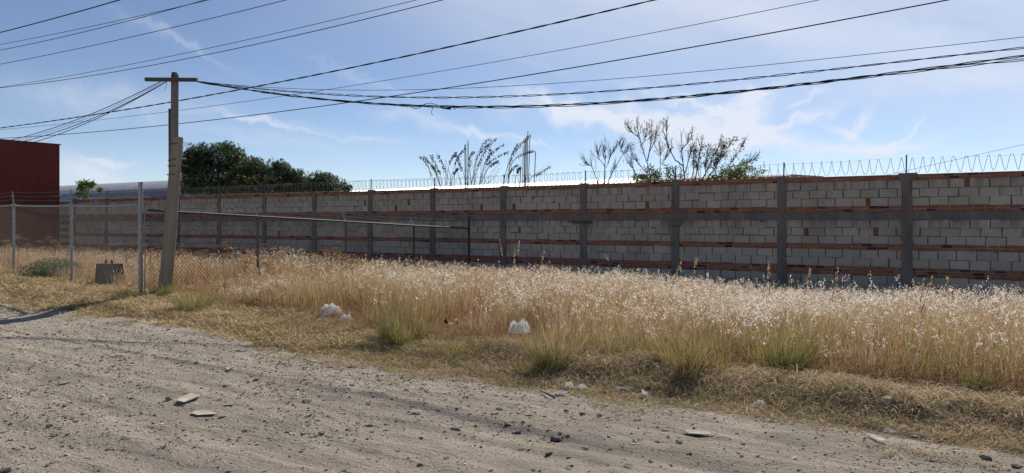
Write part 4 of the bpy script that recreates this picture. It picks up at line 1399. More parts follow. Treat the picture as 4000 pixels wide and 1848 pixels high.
for s in range(3):
    mb = MB(); pts = [[-14.2, 8.6, 2.02 + .12 * s]]
    for k in range(1, 5):
        u, v = LP_[k]; f = .35 + .3 * s
        pts.append([u + .16 * f, v - .1 * f, RH[k] + .04 + .32 * f])
    pts = np.array(pts)
    qq = []
    for k in range(4):
        for t in np.linspace(0, 1, 26)[:-1]:
            qq.append(pts[k] * (1 - t) + pts[k + 1] * t - np.array([0, 0, .03 * 4 * t * (1 - t)]))
    mb.tube(qq, .004, 3)
    for p_ in qq[::1]:
        d = rng.normal(0, .022, 3); mb.tube([p_ - d, p_ + d], .0025, 3)
    mb.build('barbed_wire', M['linkwire'], lf)

rf = thing('chain_link_fence', 'chain link fence with dark top rail running from tall end post to block wall', 'fence')
RV = [8.72, 11.44, 14.28, 17.1, 19.95]; FU = -14.2
RZ = [1.85, 1.745, 1.63, 1.515, 1.41]
FU_ = [-14.14, -14.2, -14.22, -14.25, -14.28]
for k in range(1, 5):
    z = gz1(FU_[k], RV[k]); mb = MB()
    if k == 4:
        pipe_post(mb, FU_[k], RV[k], z - .2, 1.82, .042); mb.build('corner_post', M['darkpipe'], rf)
    else:
        pipe_post(mb, FU_[k], RV[k], z - .2, RZ[k] + .01, .030); mb.build('post', M['darkpipe' if k > 2 else 'railpipe'], rf)
        mb = MB(); mb.tube([[FU_[k], RV[k], RZ[k]], [FU_[k] - .14, RV[k], RZ[k] + .24]], [.018, .012], 5); mb.build('barb_arm', M['galv'], rf)
mb = MB()
mb.tube(np.stack([np.interp(np.linspace(0, 4, 25), range(5), FU_), np.interp(np.linspace(0, 4, 25), range(5), RV), np.interp(np.linspace(0, 4, 25), range(5), RZ)], -1), .023, 8)
mb.build('top_rail', M['darkrail'], rf, smooth=True)
mb = MB()
for k in range(4):
    a = (FU_[k], RV[k]); b = (FU_[k + 1], RV[k + 1])
    m2 = chain_mesh(a, b, gz1(*a) + .02, gz1(*b) + .02, RZ[k] - .02, RZ[k + 1] - .02, .088, .0030)
    mb.add(np.concatenate(m2.V), np.concatenate(m2.Q))
mb.build('mesh', M['linkwire'], rf)
mb = MB(); mb.tube([[-14.165, 8.665, .15], [-14.16, 8.67, 1.0], [-14.165, 8.665, 1.84]], .012, 6); mb.build('tension_bar', M['galv'], rf)
for s in range(3):
    mb = MB(); f = .3 + .35 * s
    pts = np.array([[FU, 8.6, 2.3 - .13 * (2 - s)]] + [[FU_[k] - .14 * f, RV[k], RZ[k] + .24 * f] for k in (1, 2, 3)] + [[FU_[4], RV[4], 1.5 + .12 * s]])
    qq = []
    for k in range(4):
        for t in np.linspace(0, 1, 22)[:-1]: qq.append(pts[k] * (1 - t) + pts[k + 1] * t - np.array([0, 0, .04 * 4 * t * (1 - t)]))
    mb.tube(qq, .0014, 3)
    for p_ in qq: d = rng.normal(0, .014, 3); mb.tube([p_ - d, p_ + d], .0012, 3)
    mb.build('barbed_wire', M['darkrail'], rf)

# concrete block with bolts behind the fence
cbp = P(425, 1120, 16.9); zb = gz1(cbp[0], cbp[1])
cb_ = thing('concrete_block', 'tapered grey concrete block with two rusty bolts behind the left fence', 'concrete block', (cbp[0], cbp[1], zb))
mb = MB(); mb.box((-.35, -.15, -.1), (.28, .20, .44), jit=.008, taper=.92); mb.build('body', M['oldblock'], cb_)
for x in (-.12, .12):
    mb = MB(); mb.tube([[x, 0, .42], [x, 0, .53]], .022, 6); mb.tube([[x, 0, .47], [x, 0, .50]], .034, 6); mb.build('bolt', M['rust'], cb_)

# ------------------------------------------------------------------ leaning pole
PY = 14.9
pb = P(638, 1135, PY)
pole = thing('utility_pole', 'slim concrete pole with crossarm strapped to a leaning square concrete stub', 'utility pole', (pb[0], pb[1], gz1(pb[0], pb[1])))
po = np.array(pole.location)
def sq(c, wu, wv, ch=.012):
    a, b = wu / 2, wv / 2
    return [[c[0] - a + ch, c[1] - b, c[2]], [c[0] + a - ch, c[1] - b, c[2]], [c[0] + a, c[1] - b + ch, c[2]], [c[0] + a, c[1] + b - ch, c[2]],
            [c[0] + a - ch, c[1] + b, c[2]], [c[0] - a + ch, c[1] + b, c[2]], [c[0] - a, c[1] + b - ch, c[2]], [c[0] - a, c[1] - b + ch, c[2]]]
b0 = P(639, 1135, PY); b0[2] = po[2] - .3; t0 = P(694, 540, PY)
mb = MB(po)
rings = []
for k in range(13):
    t = k / 12; c = b0 * (1 - t) + t0 * t; c = c + rng.normal(0, .003, 3) * [1, 1, 0]
    rings.append(sq(c, .31 * (1 - t) + .25 * t, .13 * (1 - t) + .10 * t))
rings.append(sq(t0 + [0, 0, .02], .22, .08))
mb.prism(rings); mb.build('leaning_stub', M['pole'], pole)
# upright pole behind it, reaching the arm
u0 = P(680, 820, PY + .22); u1 = P(683, 292, PY + .22)
mb = MB(po); rings = []
for k in range(9):
    t = k / 8; c = u0 * (1 - t) + u1 * t; rings.append(sq(c, .155 * (1 - t) + .14 * t, .09, .008))
mb.prism(rings); mb.build('upright', M['pole2'], pole)
s0 = P(668, 820, PY + .27); s1 = P(664, 425, PY + .27)
mb = MB(po); mb.prism([sq(s0, .07, .06, .005), sq(s1, .05, .05, .005)]); mb.build('side_rail', M['greywood'], pole)
tp0 = P(682, 300, PY + .2); tp1 = P(681, 283, PY + .2)
mb = MB(po); mb.prism([sq(tp0, .10, .10, .01), sq(tp1, .085, .08, .01)]); mb.build('peg', M['greywood'], pole)
aL = P(568, 311, PY + .12); aR = P(771, 311, PY + .12)
d = aR - aL; d /= np.linalg.norm(d); n_ = np.cross(d, [0, 0, 1])
mb = MB(po)
def arm_ring(c): return [c - n_ * .04 - [0, 0, .034], c + n_ * .04 - [0, 0, .034], c + n_ * .04 + [0, 0, .034], c - n_ * .04 + [0, 0, .034]]
mb.prism([arm_ring(aL + [0, 0, .003]), arm_ring((aL + aR) / 2), arm_ring(aR - [0, 0, .005])]); mb.build('crossarm', M['greywood'], pole)
for yy in (560, 625, 648, 682):
    t = (1135 - yy) / 595; c = b0 * (1 - t) + t0 * t; c[2] = EYE - (yy - HOR) / F * PY
    mb = MB(po)
    ring_ = np.array(sq(c - np.array([.03, -.07, 0]), .345 - .05 * t, .27, .03))
    ring_[:, 2] += rng.normal(0, .012, len(ring_))
    mb.tube(np.concatenate([ring_, ring_[:1]]), .006, 4, cap=False); mb.build('binding_wire', M['rust'], pole)
mb = MB(po); h0 = P(650, 322, PY + .1); mb.tube([h0, h0 + [.02, 0, -.06], h0 + [-.03, 0, -.10], h0 + [-.05, 0, -.14], h0 + [-.03, 0, -.16]], .005, 4); mb.build('wire_hook', M['wire'], pole)

# ------------------------------------------------------------------ cables
def cable(label, pix, A, B, r, deg=2, twist=0, ext=(0, 0), mat='cable', amp=.012, pitch=.9, name='utility_cable', cat='cable', parts=None):
    """fit a hanging curve in the vertical plane through ground points A, B to the photo's pixels"""
    A = np.array(A, float); B = np.array(B, float); D = B - A; L_ = np.linalg.norm(D); D /= L_
    nrm = np.array([-D[1], D[0]])
    ss, zs = [], []
    for (px, py) in pix:
        a = (px - 2000) / F
        dirv = np.array([CC * a - SS, SS * a + CC])       # per unit Y
        Y = (A @ nrm) / (dirv @ nrm)
        q = dirv * Y; ss.append((q - A) @ D); zs.append(EYE - (py - HOR) / F * Y)
    cf = np.polyfit(ss, zs, deg)
    s = np.linspace(min(ss) - ext[0], max(ss) + ext[1], 160 if not twist else 420)
    # beyond the fitted pixels carry on along the tangent
    s_c = np.clip(s, min(ss) - .5, max(ss) + .5)
    dcf = np.polyder(cf)
    z = np.polyval(cf, s_c) + np.polyval(dcf, s_c) * (s - s_c)
    pts = np.stack([A[0] + D[0] * s, A[1] + D[1] * s, z], -1)
    mid = pts[len(pts) // 2]
    mb = MB()
    if twist:
        w = np.cumsum(1 + .8 * (fbm(s * .6, 4.4 + r * 1000) - .5)) * (s[1] - s[0]) * 2 * math.pi / pitch
        am = amp * (.5 + 1.1 * fbm(s * .9, 1.2 + len(label)))
        for k in range(twist):
            ph = w + 2 * math.pi * k / twist
            off = np.stack([nrm[0] * np.cos(ph) * am, nrm[1] * np.cos(ph) * am, np.sin(ph) * am], -1)
            mb.tube(pts + off, r, 5)
    else:
        mb.tube(pts, r, 6)
    o = mb.build(name, M[mat], None)
    tagit(o, label, cat, None)
    return pts

PAR = lambda v: ((-30, v), (5, v))
E = (14, 12)
cable('thick black cable cutting the top left corner of the sky', [(0, 127), (233, 66), (466, 0)], *PAR(12.5), .017, ext=E)
cable('thin upper wire of a converging pair at the top left', [(0, 174), (400, 94), (806, 2)], *PAR(12.3), .008, ext=E, mat='greycable')
cable('thin lower wire of a converging pair at the top left', [(0, 196), (400, 108), (700, 26), (806, 0)], *PAR(12.0), .009, ext=E)
cable('single thin wire rising to the top edge left of centre', [(0, 251), (560, 134), (1117, 0)], *PAR(12.6), .009, ext=E)
cable('fine grey wire, upper of two ending left of the top middle', [(0, 341), (650, 224), (1300, 76), (1633, 0)], *PAR(12.2), .007, ext=E, mat='greycable')
cable('fine grey wire, lower of two ending left of the top middle', [(0, 343), (650, 246), (1300, 102), (1736, 0)], *PAR(12.0), .009, ext=E, mat='greycable')
cable('thick twisted black cable rising from the red building to the top right of centre', [(0, 500), (345, 452), (691, 394), (1300, 280), (1900, 151), (2555, 0)], *PAR(13.0), .010, 3, 2, (10, 8), amp=.009, pitch=1.1)
cable('hair-thin wire crossing the whole sky between two thick cables', [(0, 507), (691, 432), (1300, 347), (2600, 118), (3200, 0)], *PAR(12.6), .0055, 3, 0, (10, 6), mat='greycable')
cable('black cable passing lowest behind the pole and rising to the top right', [(0, 541), (691, 484), (1300, 409), (2000, 305), (2600, 201), (3705, 0)], *PAR(12.8), .010, 3, 0, (10, 4))
PA = (aR[0], aR[1]); PB = P(4000, 200, 10.0)[:2]
cable('thin wire strung from the crossarm, topmost of those running right', [(772, 317), (1050, 344), (1300, 349), (1800, 345), (2600, 293), (3300, 220), (4000, 145)], PA, PB, .0045, 4, 0, (0, 4))
cable('twisted cable strung from the crossarm below the thin wire', [(772, 318), (1050, 352), (1300, 368), (1750, 380), (2200, 369), (2600, 338), (3300, 265), (4000, 187)], PA, PB, .0062, 4, 2, (0, 4), amp=.010)
p3 = cable('upper strand of the lowest twisted bundle strung from the crossarm', [(772, 319), (1050, 362), (1300, 390), (1600, 410), (1880, 419), (2200, 408), (2600, 382), (3300, 307), (3540, 282), (4000, 217)], PA, PB, .0075, 4, 2, (0, 4), amp=.010)
cable('lower strand of the lowest twisted bundle strung from the crossarm', [(772, 320), (1050, 362), (1300, 393), (1600, 414), (1880, 421), (2200, 413), (2600, 386), (3300, 312), (3540, 284), (4000, 233)], PA, PB + np.array([.05, .05]), .0062, 4, 2, (0, 4), amp=.012, pitch=1.3)
# loose splice hanging on the bundle
pl = (np.array(PB) - np.array(PA)); pl /= np.linalg.norm(pl); nr = np.array([-pl[1], pl[0]])
def on_plane(px, py):
    a = (px - 2000) / F; dv = np.array([CC * a - SS, SS * a + CC]); Y = (np.array(PA) @ nr) / (dv @ nr); q = dv * Y
    return np.array([q[0], q[1], EYE - (py - HOR) / F * Y])
spl = thing('cable_splice', 'loose looped cable splice with a hanging tail on the lowest cable bundle', 'cable splice')
def smoothpath(pp, n=50):
    pp = np.array(pp); t = np.arange(len(pp)); s = np.linspace(0, len(pp) - 1, n)
    # catmull-rom
    out = []
    for x in s:
        i = min(int(x), len(pp) - 2); f = x - i
        p0, p1, p2, p3_ = pp[max(i - 1, 0)], pp[i], pp[i + 1], pp[min(i + 2, len(pp) - 1)]
        out.append(.5 * ((2 * p1) + (-p0 + p2) * f + (2 * p0 - 5 * p1 + 4 * p2 - p3_) * f ** 2 + (-p0 + 3 * p1 - 3 * p2 + p3_) * f ** 3))
    return np.array(out)
mb = MB(); mb.tube(smoothpath([on_plane(*q) for q in [(1560, 411), (1600, 416), (1622, 424), (1640, 420), (1660, 407), (1680, 403), (1700, 408), (1725, 419), (1750, 427), (1765, 420)]]), .006, 5); mb.build('loop', M['cable'], spl)
mb = MB(); mb.tube(smoothpath([on_plane(*q) for q in [(1688, 418), (1689, 428), (1684, 437), (1688, 446), (1692, 450)]], 20), .005, 5); mb.build('tail', M['cable'], spl)
mb = MB()
mb.tube(smoothpath([on_plane(*q) for q in [(1720, 419), (1745, 426), (1758, 422), (1770, 416), (1772, 424), (1778, 426), (1782, 420), (1776, 417)]]), .006, 5)
mb.tube([on_plane(1725, 421), on_plane(1760, 426)], .016, 6); mb.build('knot', M['cable'], spl)
# wires leaving the pole to the left
LB = (-26, 8.0); LA = (P(640, 318, PY + .1)[0], P(640, 318, PY + .1)[1])
for (lab, pp, r_, B_) in [
    ('upper dark wire falling left from the crossarm over the red building', [(630, 318), (400, 425), (200, 505), (0, 556)], .008, (-26, 8.6)),
    ('middle dark wire falling left from the crossarm over the red building', [(650, 318), (420, 440), (200, 520), (0, 570)], .008, (-26, 8.9)),
    ('lowest dark wire falling left from the crossarm over the red building', [(652, 319), (420, 442), (200, 536), (0, 586)], .008, (-26, 9.3)),
    ('faint pale wire between the dark ones falling left from the crossarm', [(640, 318), (400, 436), (200, 513), (0, 563)], .004, (-26, 8.7))]:
    cable(lab, pp, LA, B_, r_, 2, 0, (0, 6) if B_[0] > LA[0] else (0, 6), mat='greycable' if 'faint' in lab else 'cable')
cable('faint thin wire above the razor wire at the far right', [(4000, 566), (3750, 617), (3460, 686)], (-16, 24), (4, 24), .005, 1, 0, (3, 3), mat='greycable')

# ------------------------------------------------------------------ stones on the road
def stone(label, px, py, wpx, flat, col, seed, group=None, name='stone', sub=2, sink=.3, ratio=None, jag=.35, cat='stone'):
    p = Pg(px, py); Yd = -SS * p[0] + CC * p[1]; r = wpx / 2 * Yd / F
    V, T = rockmesh(r, sub, flat, seed, jag)
    a = seed * 1.3; ca, sa = math.cos(a), math.sin(a)
    if ratio: V[:, 1] *= ratio
    V = np.stack([V[:, 0] * ca - V[:, 1] * sa, V[:, 0] * sa + V[:, 1] * ca, V[:, 2]], -1)
    c = np.tile(col, (len(V), 1))
    o = obj(name, mesh(name, V, T, M['stone'], c), None, (p[0], p[1], p[2] + r * flat * (1 - sink) * .35))
    return tagit(o, label, cat, group)
GS = (.38, .345, .30); DS = (.29, .265, .235); LS = (.46, .42, .36)
NAMED = [
    ('round brown stone sitting up at the upper edge of the dirt road', 691, 1333, 20, .9, (.25, .21, .16)),
    ('large dark jagged lump of rock in the dirt, lower right of centre', 2172, 1716, 62, .62, (.13, .125, .12)),
    ('small broken piece just left of the large dark jagged lump', 2120, 1716, 34, .4, DS),
    ('small broken piece just right of the large dark jagged lump', 2218, 1704, 22, .6, DS),
    ('smooth pale oval stone with stones around it in the middle of the road', 1625, 1612, 66, .35, (.40, .37, .32)),
    ('flat pale slab stone left of the middle with a dark front edge', 1000, 1575, 3, .3, LS),
    ('grey angular stone next to the flat folded board', 662, 1563, 36, .6, (.27, .25, .23)),
    ('flat stone slab with a dark shaded side on the left part of the road', 252, 1497, 60, .22, (.36, .33, .28)),
    ('pale domed stone half buried right of the folded board', 885, 1582, 56, .3, (.42, .38, .31)),
    ('half buried grey stone slab behind the brick pieces', 1055, 1498, 50, .25, (.34, .31, .27)),
    ('dark grey stone near the road edge left of centre', 1290, 1436, 24, .7, DS),
    ('flat pale stone at the road edge left of centre', 1230, 1413, 44, .25, LS),
    ('dark stone standing beside a reddish crumb, upper middle of the road', 1571, 1478, 18, .9, DS),
    ('low grey stone by itself on bare dirt right of the oval stone', 1950, 1598, 46, .5, (.25, .23, .21)),
    ('flat grey stone among small dark pebbles right of centre', 2075, 1622, 44, .4, GS),
    ('rounded white stone half hidden in the lying grass on the right', 3468, 1568, 50, .7, (.48, .46, .40)),
    ('dark flat lump on the smooth dirt at the lower right', 3640, 1800, 44, .4, DS),
    ('small dark stone in the lower right corner', 3942, 1838, 22, .5, DS),
    ('dark stone with a pale top at the bottom left of centre', 1344, 1842, 32, .45, GS),
    ('brown stone in the row near the lower middle of the road', 1260, 1694, 30, .6, (.2, .17, .15)),
    ('grey stone second in the row near the lower middle of the road', 1186, 1694, 26, .5, GS),
    ('dark crumbled stone first in the row near the lower middle', 1122, 1690, 36, .4, DS),
    ('pale stone with dark underside in the lower left quarter', 486, 1712, 34, .45, LS),
    ('grey stone at the lower left with a darker one beside it', 668, 1738, 26, .5, GS),
    ('pale round stone near the bottom left corner', 82, 1824, 30, .45, LS),
    ('dark pointed stone at the left of the road below the pole shadow', 236, 1298, 20, .8, DS),
    ('thin flat dark stone on the right half of the road', 2470, 1735, 40, .2, GS),
    ('dark stone at the bottom right of centre', 2452, 1822, 40, .35, DS),
    ('half buried grey stone near the bottom right of centre', 2225, 1820, 34, .4, GS),
    ('dark stone beside the pale flat cardboard', 2608, 1708, 18, .7, DS),
    ('elongated dark stone behind the flat cardboard', 2602, 1684, 40, .3, DS),
    ('light grey stone near the litter at the verge, right of centre', 2215, 1578, 40, .4, (.34, .33, .31)),
    ('dark stone below the light grey stone near the verge', 2212, 1606, 26, .5, DS),
    ('small dark cube-like stone at the middle of the upper road', 1476, 1470, 16, 1.0, DS),
    ('dark stone in the upper left of the road below the straw', 296, 1303, 16, .8, DS),
    ('dark stone on the far left of the road above the rut', 118, 1443, 24, .6, DS),
    ('grey stone with a lit rim near the left end of the oval stone', 1200, 1570, 40, .4, GS),
]
for k, (lab, px, py, w, fl, c) in enumerate(NAMED):
    if w < 10: continue
    stone(lab, px, py, w, fl, c, 100 + k)
stone('piece of broken red brick, upper of four crumbs left of the grey slab', 985, 1472, 18, .6, (.30, .13, .08), 301, 'broken brick pieces', 'brick_piece', cat='brick')
stone('piece of broken red brick, lowest of four crumbs left of the grey slab', 972, 1495, 18, .6, (.26, .11, .07), 302, 'broken brick pieces', 'brick_piece', cat='brick')
stone('piece of broken red brick, widest of four crumbs left of the grey slab', 1005, 1487, 30, .4, (.34, .16, .10), 303, 'broken brick pieces', 'brick_piece', cat='brick')
stone('rubble lump with rough pale top where the straw thins out at the right', 3480, 1688, 80, .28, (.40, .38, .34), 311, 'rubble lumps by the verge at the right', 'rubble', cat='rubble', sub=3)
stone('small rubble lump at the right end of the rubble patch', 3565, 1708, 36, .4, (.40, .38, .34), 312, 'rubble lumps by the verge at the right', 'rubble', cat='rubble')
stone('flat rubble lump at the back of the rubble patch', 3530, 1668, 46, .25, (.36, .34, .30), 313, 'rubble lumps by the verge at the right', 'rubble', cat='rubble')
# small loose stones: each one its own object
protos = []
for k in range(9):
    V, T = rockmesh(1.0, 1 if k < 5 else 2, rng.uniform(.5, .85), 500 + k, .5)
    g = [DS, DS, (.15, .135, .12), GS, (.13, .12, .115), (.2, .18, .15), DS, LS, (.26, .18, .13)][k]
    protos.append(mesh('small_stone', V, T, M['stone'], np.tile(g, (len(V), 1))))
cnt = 0; tries = 0; SMALL = []
while cnt < 285 and tries < 6000:
    tries += 1
    px = rng.uniform(-60, 4050); py = 1210 + (1880 - 1210) * rng.random() ** 1.15
    p = Pg(px, py)
    if p[1] > edge_v(p[0]) - .05 or p[1] < 1.5: continue
    if px > 2700 and rng.random() < .55: continue
    if fbm(p[0] * .8 + 3, p[1] * .8 + 1) < .42 and rng.random() < .6: continue
    r = min(.048, .0155 * math.exp(rng.normal(0, .45)))
    k = rng.choice(9, p=[.15, .15, .14, .12, .12, .1, .1, .07, .05])
    o = bpy.data.objects.new('small_stone', protos[k]); COL.objects.link(o)
    o.location = (p[0], p[1], p[2] + r * .1); o.scale = (r * rng.uniform(.9, 1.5), r * rng.uniform(.8, 1.1), r * rng.uniform(.45, .95))
    o.rotation_euler = (rng.normal(0, .15), rng.normal(0, .15), rng.uniform(0, 6.28))
    tagit(o, 'small loose stone a few centimetres wide on the dirt road', 'stone', 'small loose stones on the dirt road')
    SMALL.append((o, px, py, k, p)); cnt += 1
ANCH = [(691, 1333, 'round brown stone'), (2172, 1716, 'big jagged rock lump'), (1625, 1612, 'smooth pale oval stone'), (735, 1566, 'folded greenish board'),
        (252, 1497, 'flat slab at the left'), (885, 1582, 'pale domed stone'), (995, 1480, 'broken brick crumbs'), (1290, 1436, 'dark road edge stone'), (1950, 1598, 'lone low grey stone'),
        (2720, 1698, 'flat pale cardboard'), (3640, 1800, 'dark flat lump'), (1190, 1694, 'row of three stones'), (486, 1712, 'pale lower left stone'), (82, 1824, 'pale round corner stone'),
        (2245, 1522, 'cream paper scraps'), (2516, 1552, 'bright white tissue'), (3420, 1720, 'white plastic strip'), (795, 1618, 'flat torn white paper'), (1344, 1842, 'stone on the bottom edge'),
        (2225, 1820, 'half buried bottom stone'), (236, 1298, 'dark pointed stone'), (1476, 1470, 'cube-like dark stone'), (2135, 1550, 'thin curved stick'), (3480, 1688, 'rubble patch')]
PC = ['dark grey', 'dark', 'dark brownish', 'grey', 'dull grey', 'brownish', 'rough dark', 'pale', 'reddish']
ORD = ['nearest', 'second nearest', 'third nearest', 'fourth nearest', 'fifth nearest', 'sixth nearest', 'seventh nearest', 'eighth nearest', 'ninth nearest', 'tenth nearest',
       'eleventh nearest', 'twelfth nearest', 'thirteenth nearest', 'fourteenth nearest', 'fifteenth nearest', 'sixteenth nearest', 'seventeenth nearest', 'eighteenth nearest']
buck = {}
for (o, px, py, k, p) in SMALL:
    j = min(range(len(ANCH)), key=lambda q: (ANCH[q][0] - px) ** 2 + 6 * (ANCH[q][1] - py) ** 2)
    dx = px - ANCH[j][0]; dy = (py - ANCH[j][1]) * 2.2
    side = ('to the right of' if dx > 0 else 'to the left of') if abs(dx) > abs(dy) else ('in front of' if dy > 0 else 'behind')
    buck.setdefault((j, side, PC[k]), []).append((dx * dx + dy * dy, o))
for (j, side, col_), lst in buck.items():
    lst.sort(key=lambda q: q[0])
    for r_, (_, o) in enumerate(lst):
        o['label'] = '%s small %s stone %s the %s' % (ORD[min(r_, 17)], col_, side, ANCH[j][2])
# gravel and crumbs
ico = rockmesh(1.0, 1, .7, 77, .6)
def gravel(n, v0, v1, u0, u1, rmed, cols, rmax=.02):
    u = rng.uniform(u0, u1, n); v = rng.uniform(v0, v1, n)
    k = in_view(u, v, .05) & (v < edge_v(u) + .5) & (rng.random(n) < np.clip((fbm(u * .9 + 31, v * 1.2 + 12) - .25) * 2.2, .1, 1))
    u = u[k]; v = v[k]; N = len(u)
    r = np.minimum(rmed * np.exp(rng.normal(0, .5, N)), rmax)
    V0, T0 = ico
    a = rng.uniform(0, 6.28, N); ca, sa = np.cos(a), np.sin(a)
    el = rng.uniform(.7, 1.5, N)
    X = V0[None, :, 0] * (r * el)[:, None]; Y = V0[None, :, 1] * r[:, None]; Z = V0[None, :, 2] * (r * rng.uniform(.5, 1.1, N))[:, None]
    P_ = np.stack([X * ca[:, None] - Y * sa[:, None] + u[:, None], X * sa[:, None] + Y * ca[:, None] + v[:, None], Z + (gz(u, v) + r * .2)[:, None]], -1)
    T = T0[None] + (np.arange(N) * len(V0))[:, None, None]
    return P_.reshape(-1, 3), T.reshape(-1, 3), np.repeat(pal(cols, N, .3), len(V0), axis=0)
G = Acc()
GC = [(.36, .32, .265), (.44, .39, .325), (.52, .46, .38), (.30, .265, .22), (.60, .53, .44), (.42, .30, .22)]
G.add(gravel(34000, 1.8, 6.5, -7, 3, .0048, GC))
G.add(gravel(26000, 2.5, 6.6, -18, -4, .0070, GC))
DK = [(.20, .18, .155), (.26, .235, .20), (.32, .29, .245), (.40, .36, .30), (.28, .17, .12)]
G.add(gravel(2600, 1.8, 6.4, -7, 3, .0085, DK, .018))
G.add(gravel(2600, 2.5, 6.5, -20, -5, .0115, DK, .024))
tagit(G.build('gravel', M['stone']), kind='stuff')

# ------------------------------------------------------------------ litter
def crumple(rx, ry, rz2, seed, sub=3, amp=.35):
    import bmesh
    from mathutils import noise
    bm = bmesh.new(); bmesh.ops.create_icosphere(bm, subdivisions=sub, radius=1.0)
    V = np.array([v.co[:] for v in bm.verts]); T = np.array([[v.index for v in f.verts] for f in bm.faces]); bm.free()
    out = []
    for q in V:
        n1 = noise.noise(Vector(q * 1.6 + seed)); n2 = abs(noise.noise(Vector(q * 4.0 + seed * 2)))
        out.append(q * (1 + amp * n1 * 1.6 - amp * n2 * 1.4))
    V = np.array(out); V[:, 2] = np.where(V[:, 2] < -.2, -.2 + (V[:, 2] + .2) * .3, V[:, 2])
    return V * np.array([rx, ry, rz2]), T
def film(rx, ry, hh, seed, n=30):
    from mathutils import noise
    g = np.linspace(-1, 1, n); X, Y = np.meshgrid(g, g, indexing='ij')
    V = []
    for x, y in zip(X.ravel(), Y.ravel()):
        r = max(abs(x), abs(y)); a_ = math.atan2(y, x); rr = math.hypot(x, y)
        k = (r / rr) if rr > 1e-6 else 1
        edge = .98 + .42 * noise.noise(Vector((math.cos(a_) * 1.7 + seed, math.sin(a_) * 1.7, seed)))
        px_, py_ = x * k * edge, y * k * edge
        n1 = noise.noise(Vector((px_ * 1.3 + seed, py_ * 1.3, 3.1))); n2 = 1 - 2 * abs(noise.noise(Vector((px_ * 2.6 + seed, py_ * 2.6, 7.7)))); n3 = 1 - 2 * abs(noise.noise(Vector((px_ * 6 + seed, py_ * 6, 1.7))))
        dome = max(0.0, 1 - r ** 2.6)
        z = dome * (.20 + .95 * n1 + .42 * n2 + .22 * n3)
        V.append((px_ * rx + .10 * rx * n2 * dome, py_ * ry + .12 * ry * n3 * dome, max(z, 0) * hh))
    i = np.arange(n - 1)[:, None] * n; j = np.arange(n - 1)[None, :]
    Q = np.stack([i + j, i + n + j, i + n + j + 1, i + j + 1], -1).reshape(-1, 4)
    return np.array(V), Q
def bag(label, px, py, w, h, seed, col=(1, 1, 1), name='plastic_bag', cat='plastic bag', rot=0, group=None, mat='plastic', depth=.7, up=0.0, amp=.35):
    p = Pg(px, py); Yd = -SS * p[0] + CC * p[1]; m = Yd / F
    V, T = film(w / 2 * m, w / 2 * m * depth, h * m, seed)
    a = rot + TH; ca, sa = math.cos(a), math.sin(a)
    V = np.stack([V[:, 0] * ca - V[:, 1] * sa, V[:, 0] * sa + V[:, 1] * ca, V[:, 2]], -1)
    o = obj(name, mesh(name, V, T, M[mat], np.tile(col, (len(V), 1)).astype(float)), None, (p[0], p[1], p[2] + .02 + up))
    return tagit(o, label, cat, group)
bag('largest white plastic bag, crumpled and standing in the green grass near the centre', 2028, 1345, 92, 74, 3.1, up=.13)
bag('long crumpled white plastic sheet lying on brown grass, upper left of the litter', 1292, 1240, 96, 46, 7.7, up=.04, name='plastic_sheet', cat='plastic sheet', depth=.5)
bag('crumpled white plastic bag just below the long plastic sheet', 1352, 1262, 60, 34, 9.4, rot=.3)
bag('thin scrap of clear plastic left of the lower white bag', 1258, 1250, 24, 20, 5.2, col=(.8, .76, .7), name='plastic_scrap', cat='plastic scrap')
bag('cream paper scrap with a pointed end at the verge, leftmost of the white scraps', 2222, 1520, 44, 20, 12.2, name='paper_scrap', cat='paper', depth=.6)
bag('cream paper scrap with an orange stained corner beside the pointed scrap', 2272, 1525, 48, 20, 14.9, name='paper_scrap', cat='paper', depth=.6)
bag('long thin pale rag lying under the lying grass mound', 2435, 1528, 80, 12, 17.5, name='rag', cat='rag', depth=.35, col=(.9, .85, .78))
bag('bright white crumpled tissue on the straw below the grass mound', 2516, 1552, 30, 22, 21.3, name='tissue', cat='tissue', col=(1.05, 1.05, 1.0))
bag('pinkish white torn plastic piece on the straw at the right', 2970, 1590, 50, 20, 24.1, name='plastic_scrap', cat='plastic scrap', depth=.6)
bag('flat blue and white paper scrap on the dirt below the cream scraps', 2190, 1543, 46, 8, 27.7, name='paper_scrap', cat='paper', col=(.75, .78, .82), depth=.6)
bag('small grey torn plastic in the lying grass at the far right', 3655, 1498, 34, 26, 31.3, name='plastic_scrap', cat='plastic scrap', col=(.6, .6, .62))
bag('small bright paper bit in brown grass at the right edge', 3976, 1488, 20, 14, 35.3, name='paper_scrap', cat='paper')
# snack wrapper: blue and white faces
p = Pg(2564, 1452); Yd = -SS * p[0] + CC * p[1]; m = Yd / F
wr = thing('snack_wrapper', 'crumpled blue and white shiny wrapper under the upright yellowish clump', 'wrapper', (p[0], p[1], p[2] + .03))
V, T = crumple(16 * m, 12 * m, 18 * m, 44.4, 3, .5)
cols = np.where((np.sin(V[:, 0] * 160 + V[:, 2] * 90) > 0)[:, None], np.array([.9, .92, .95]), np.array([.08, .12, .25]))
obj('body', mesh('body', V, T, M['plastic'], cols), wr)
V2, T2 = crumple(9 * m, 6 * m, 12 * m, 48.4, 2, .4); V2 += np.array([11 * m, -4 * m, -2 * m])
obj('flap', mesh('flap', V2, T2, M['plastic'], np.tile([.02, .02, .03], (len(V2), 1))), wr)
p = Pg(1760, 1292); Yd = -SS * p[0] + CC * p[1]; m = Yd / F
bl = thing('litter_bag', 'torn black and white packaging half hidden in brown grass right of the big clump', 'litter', (p[0], p[1], p[2] + .08))
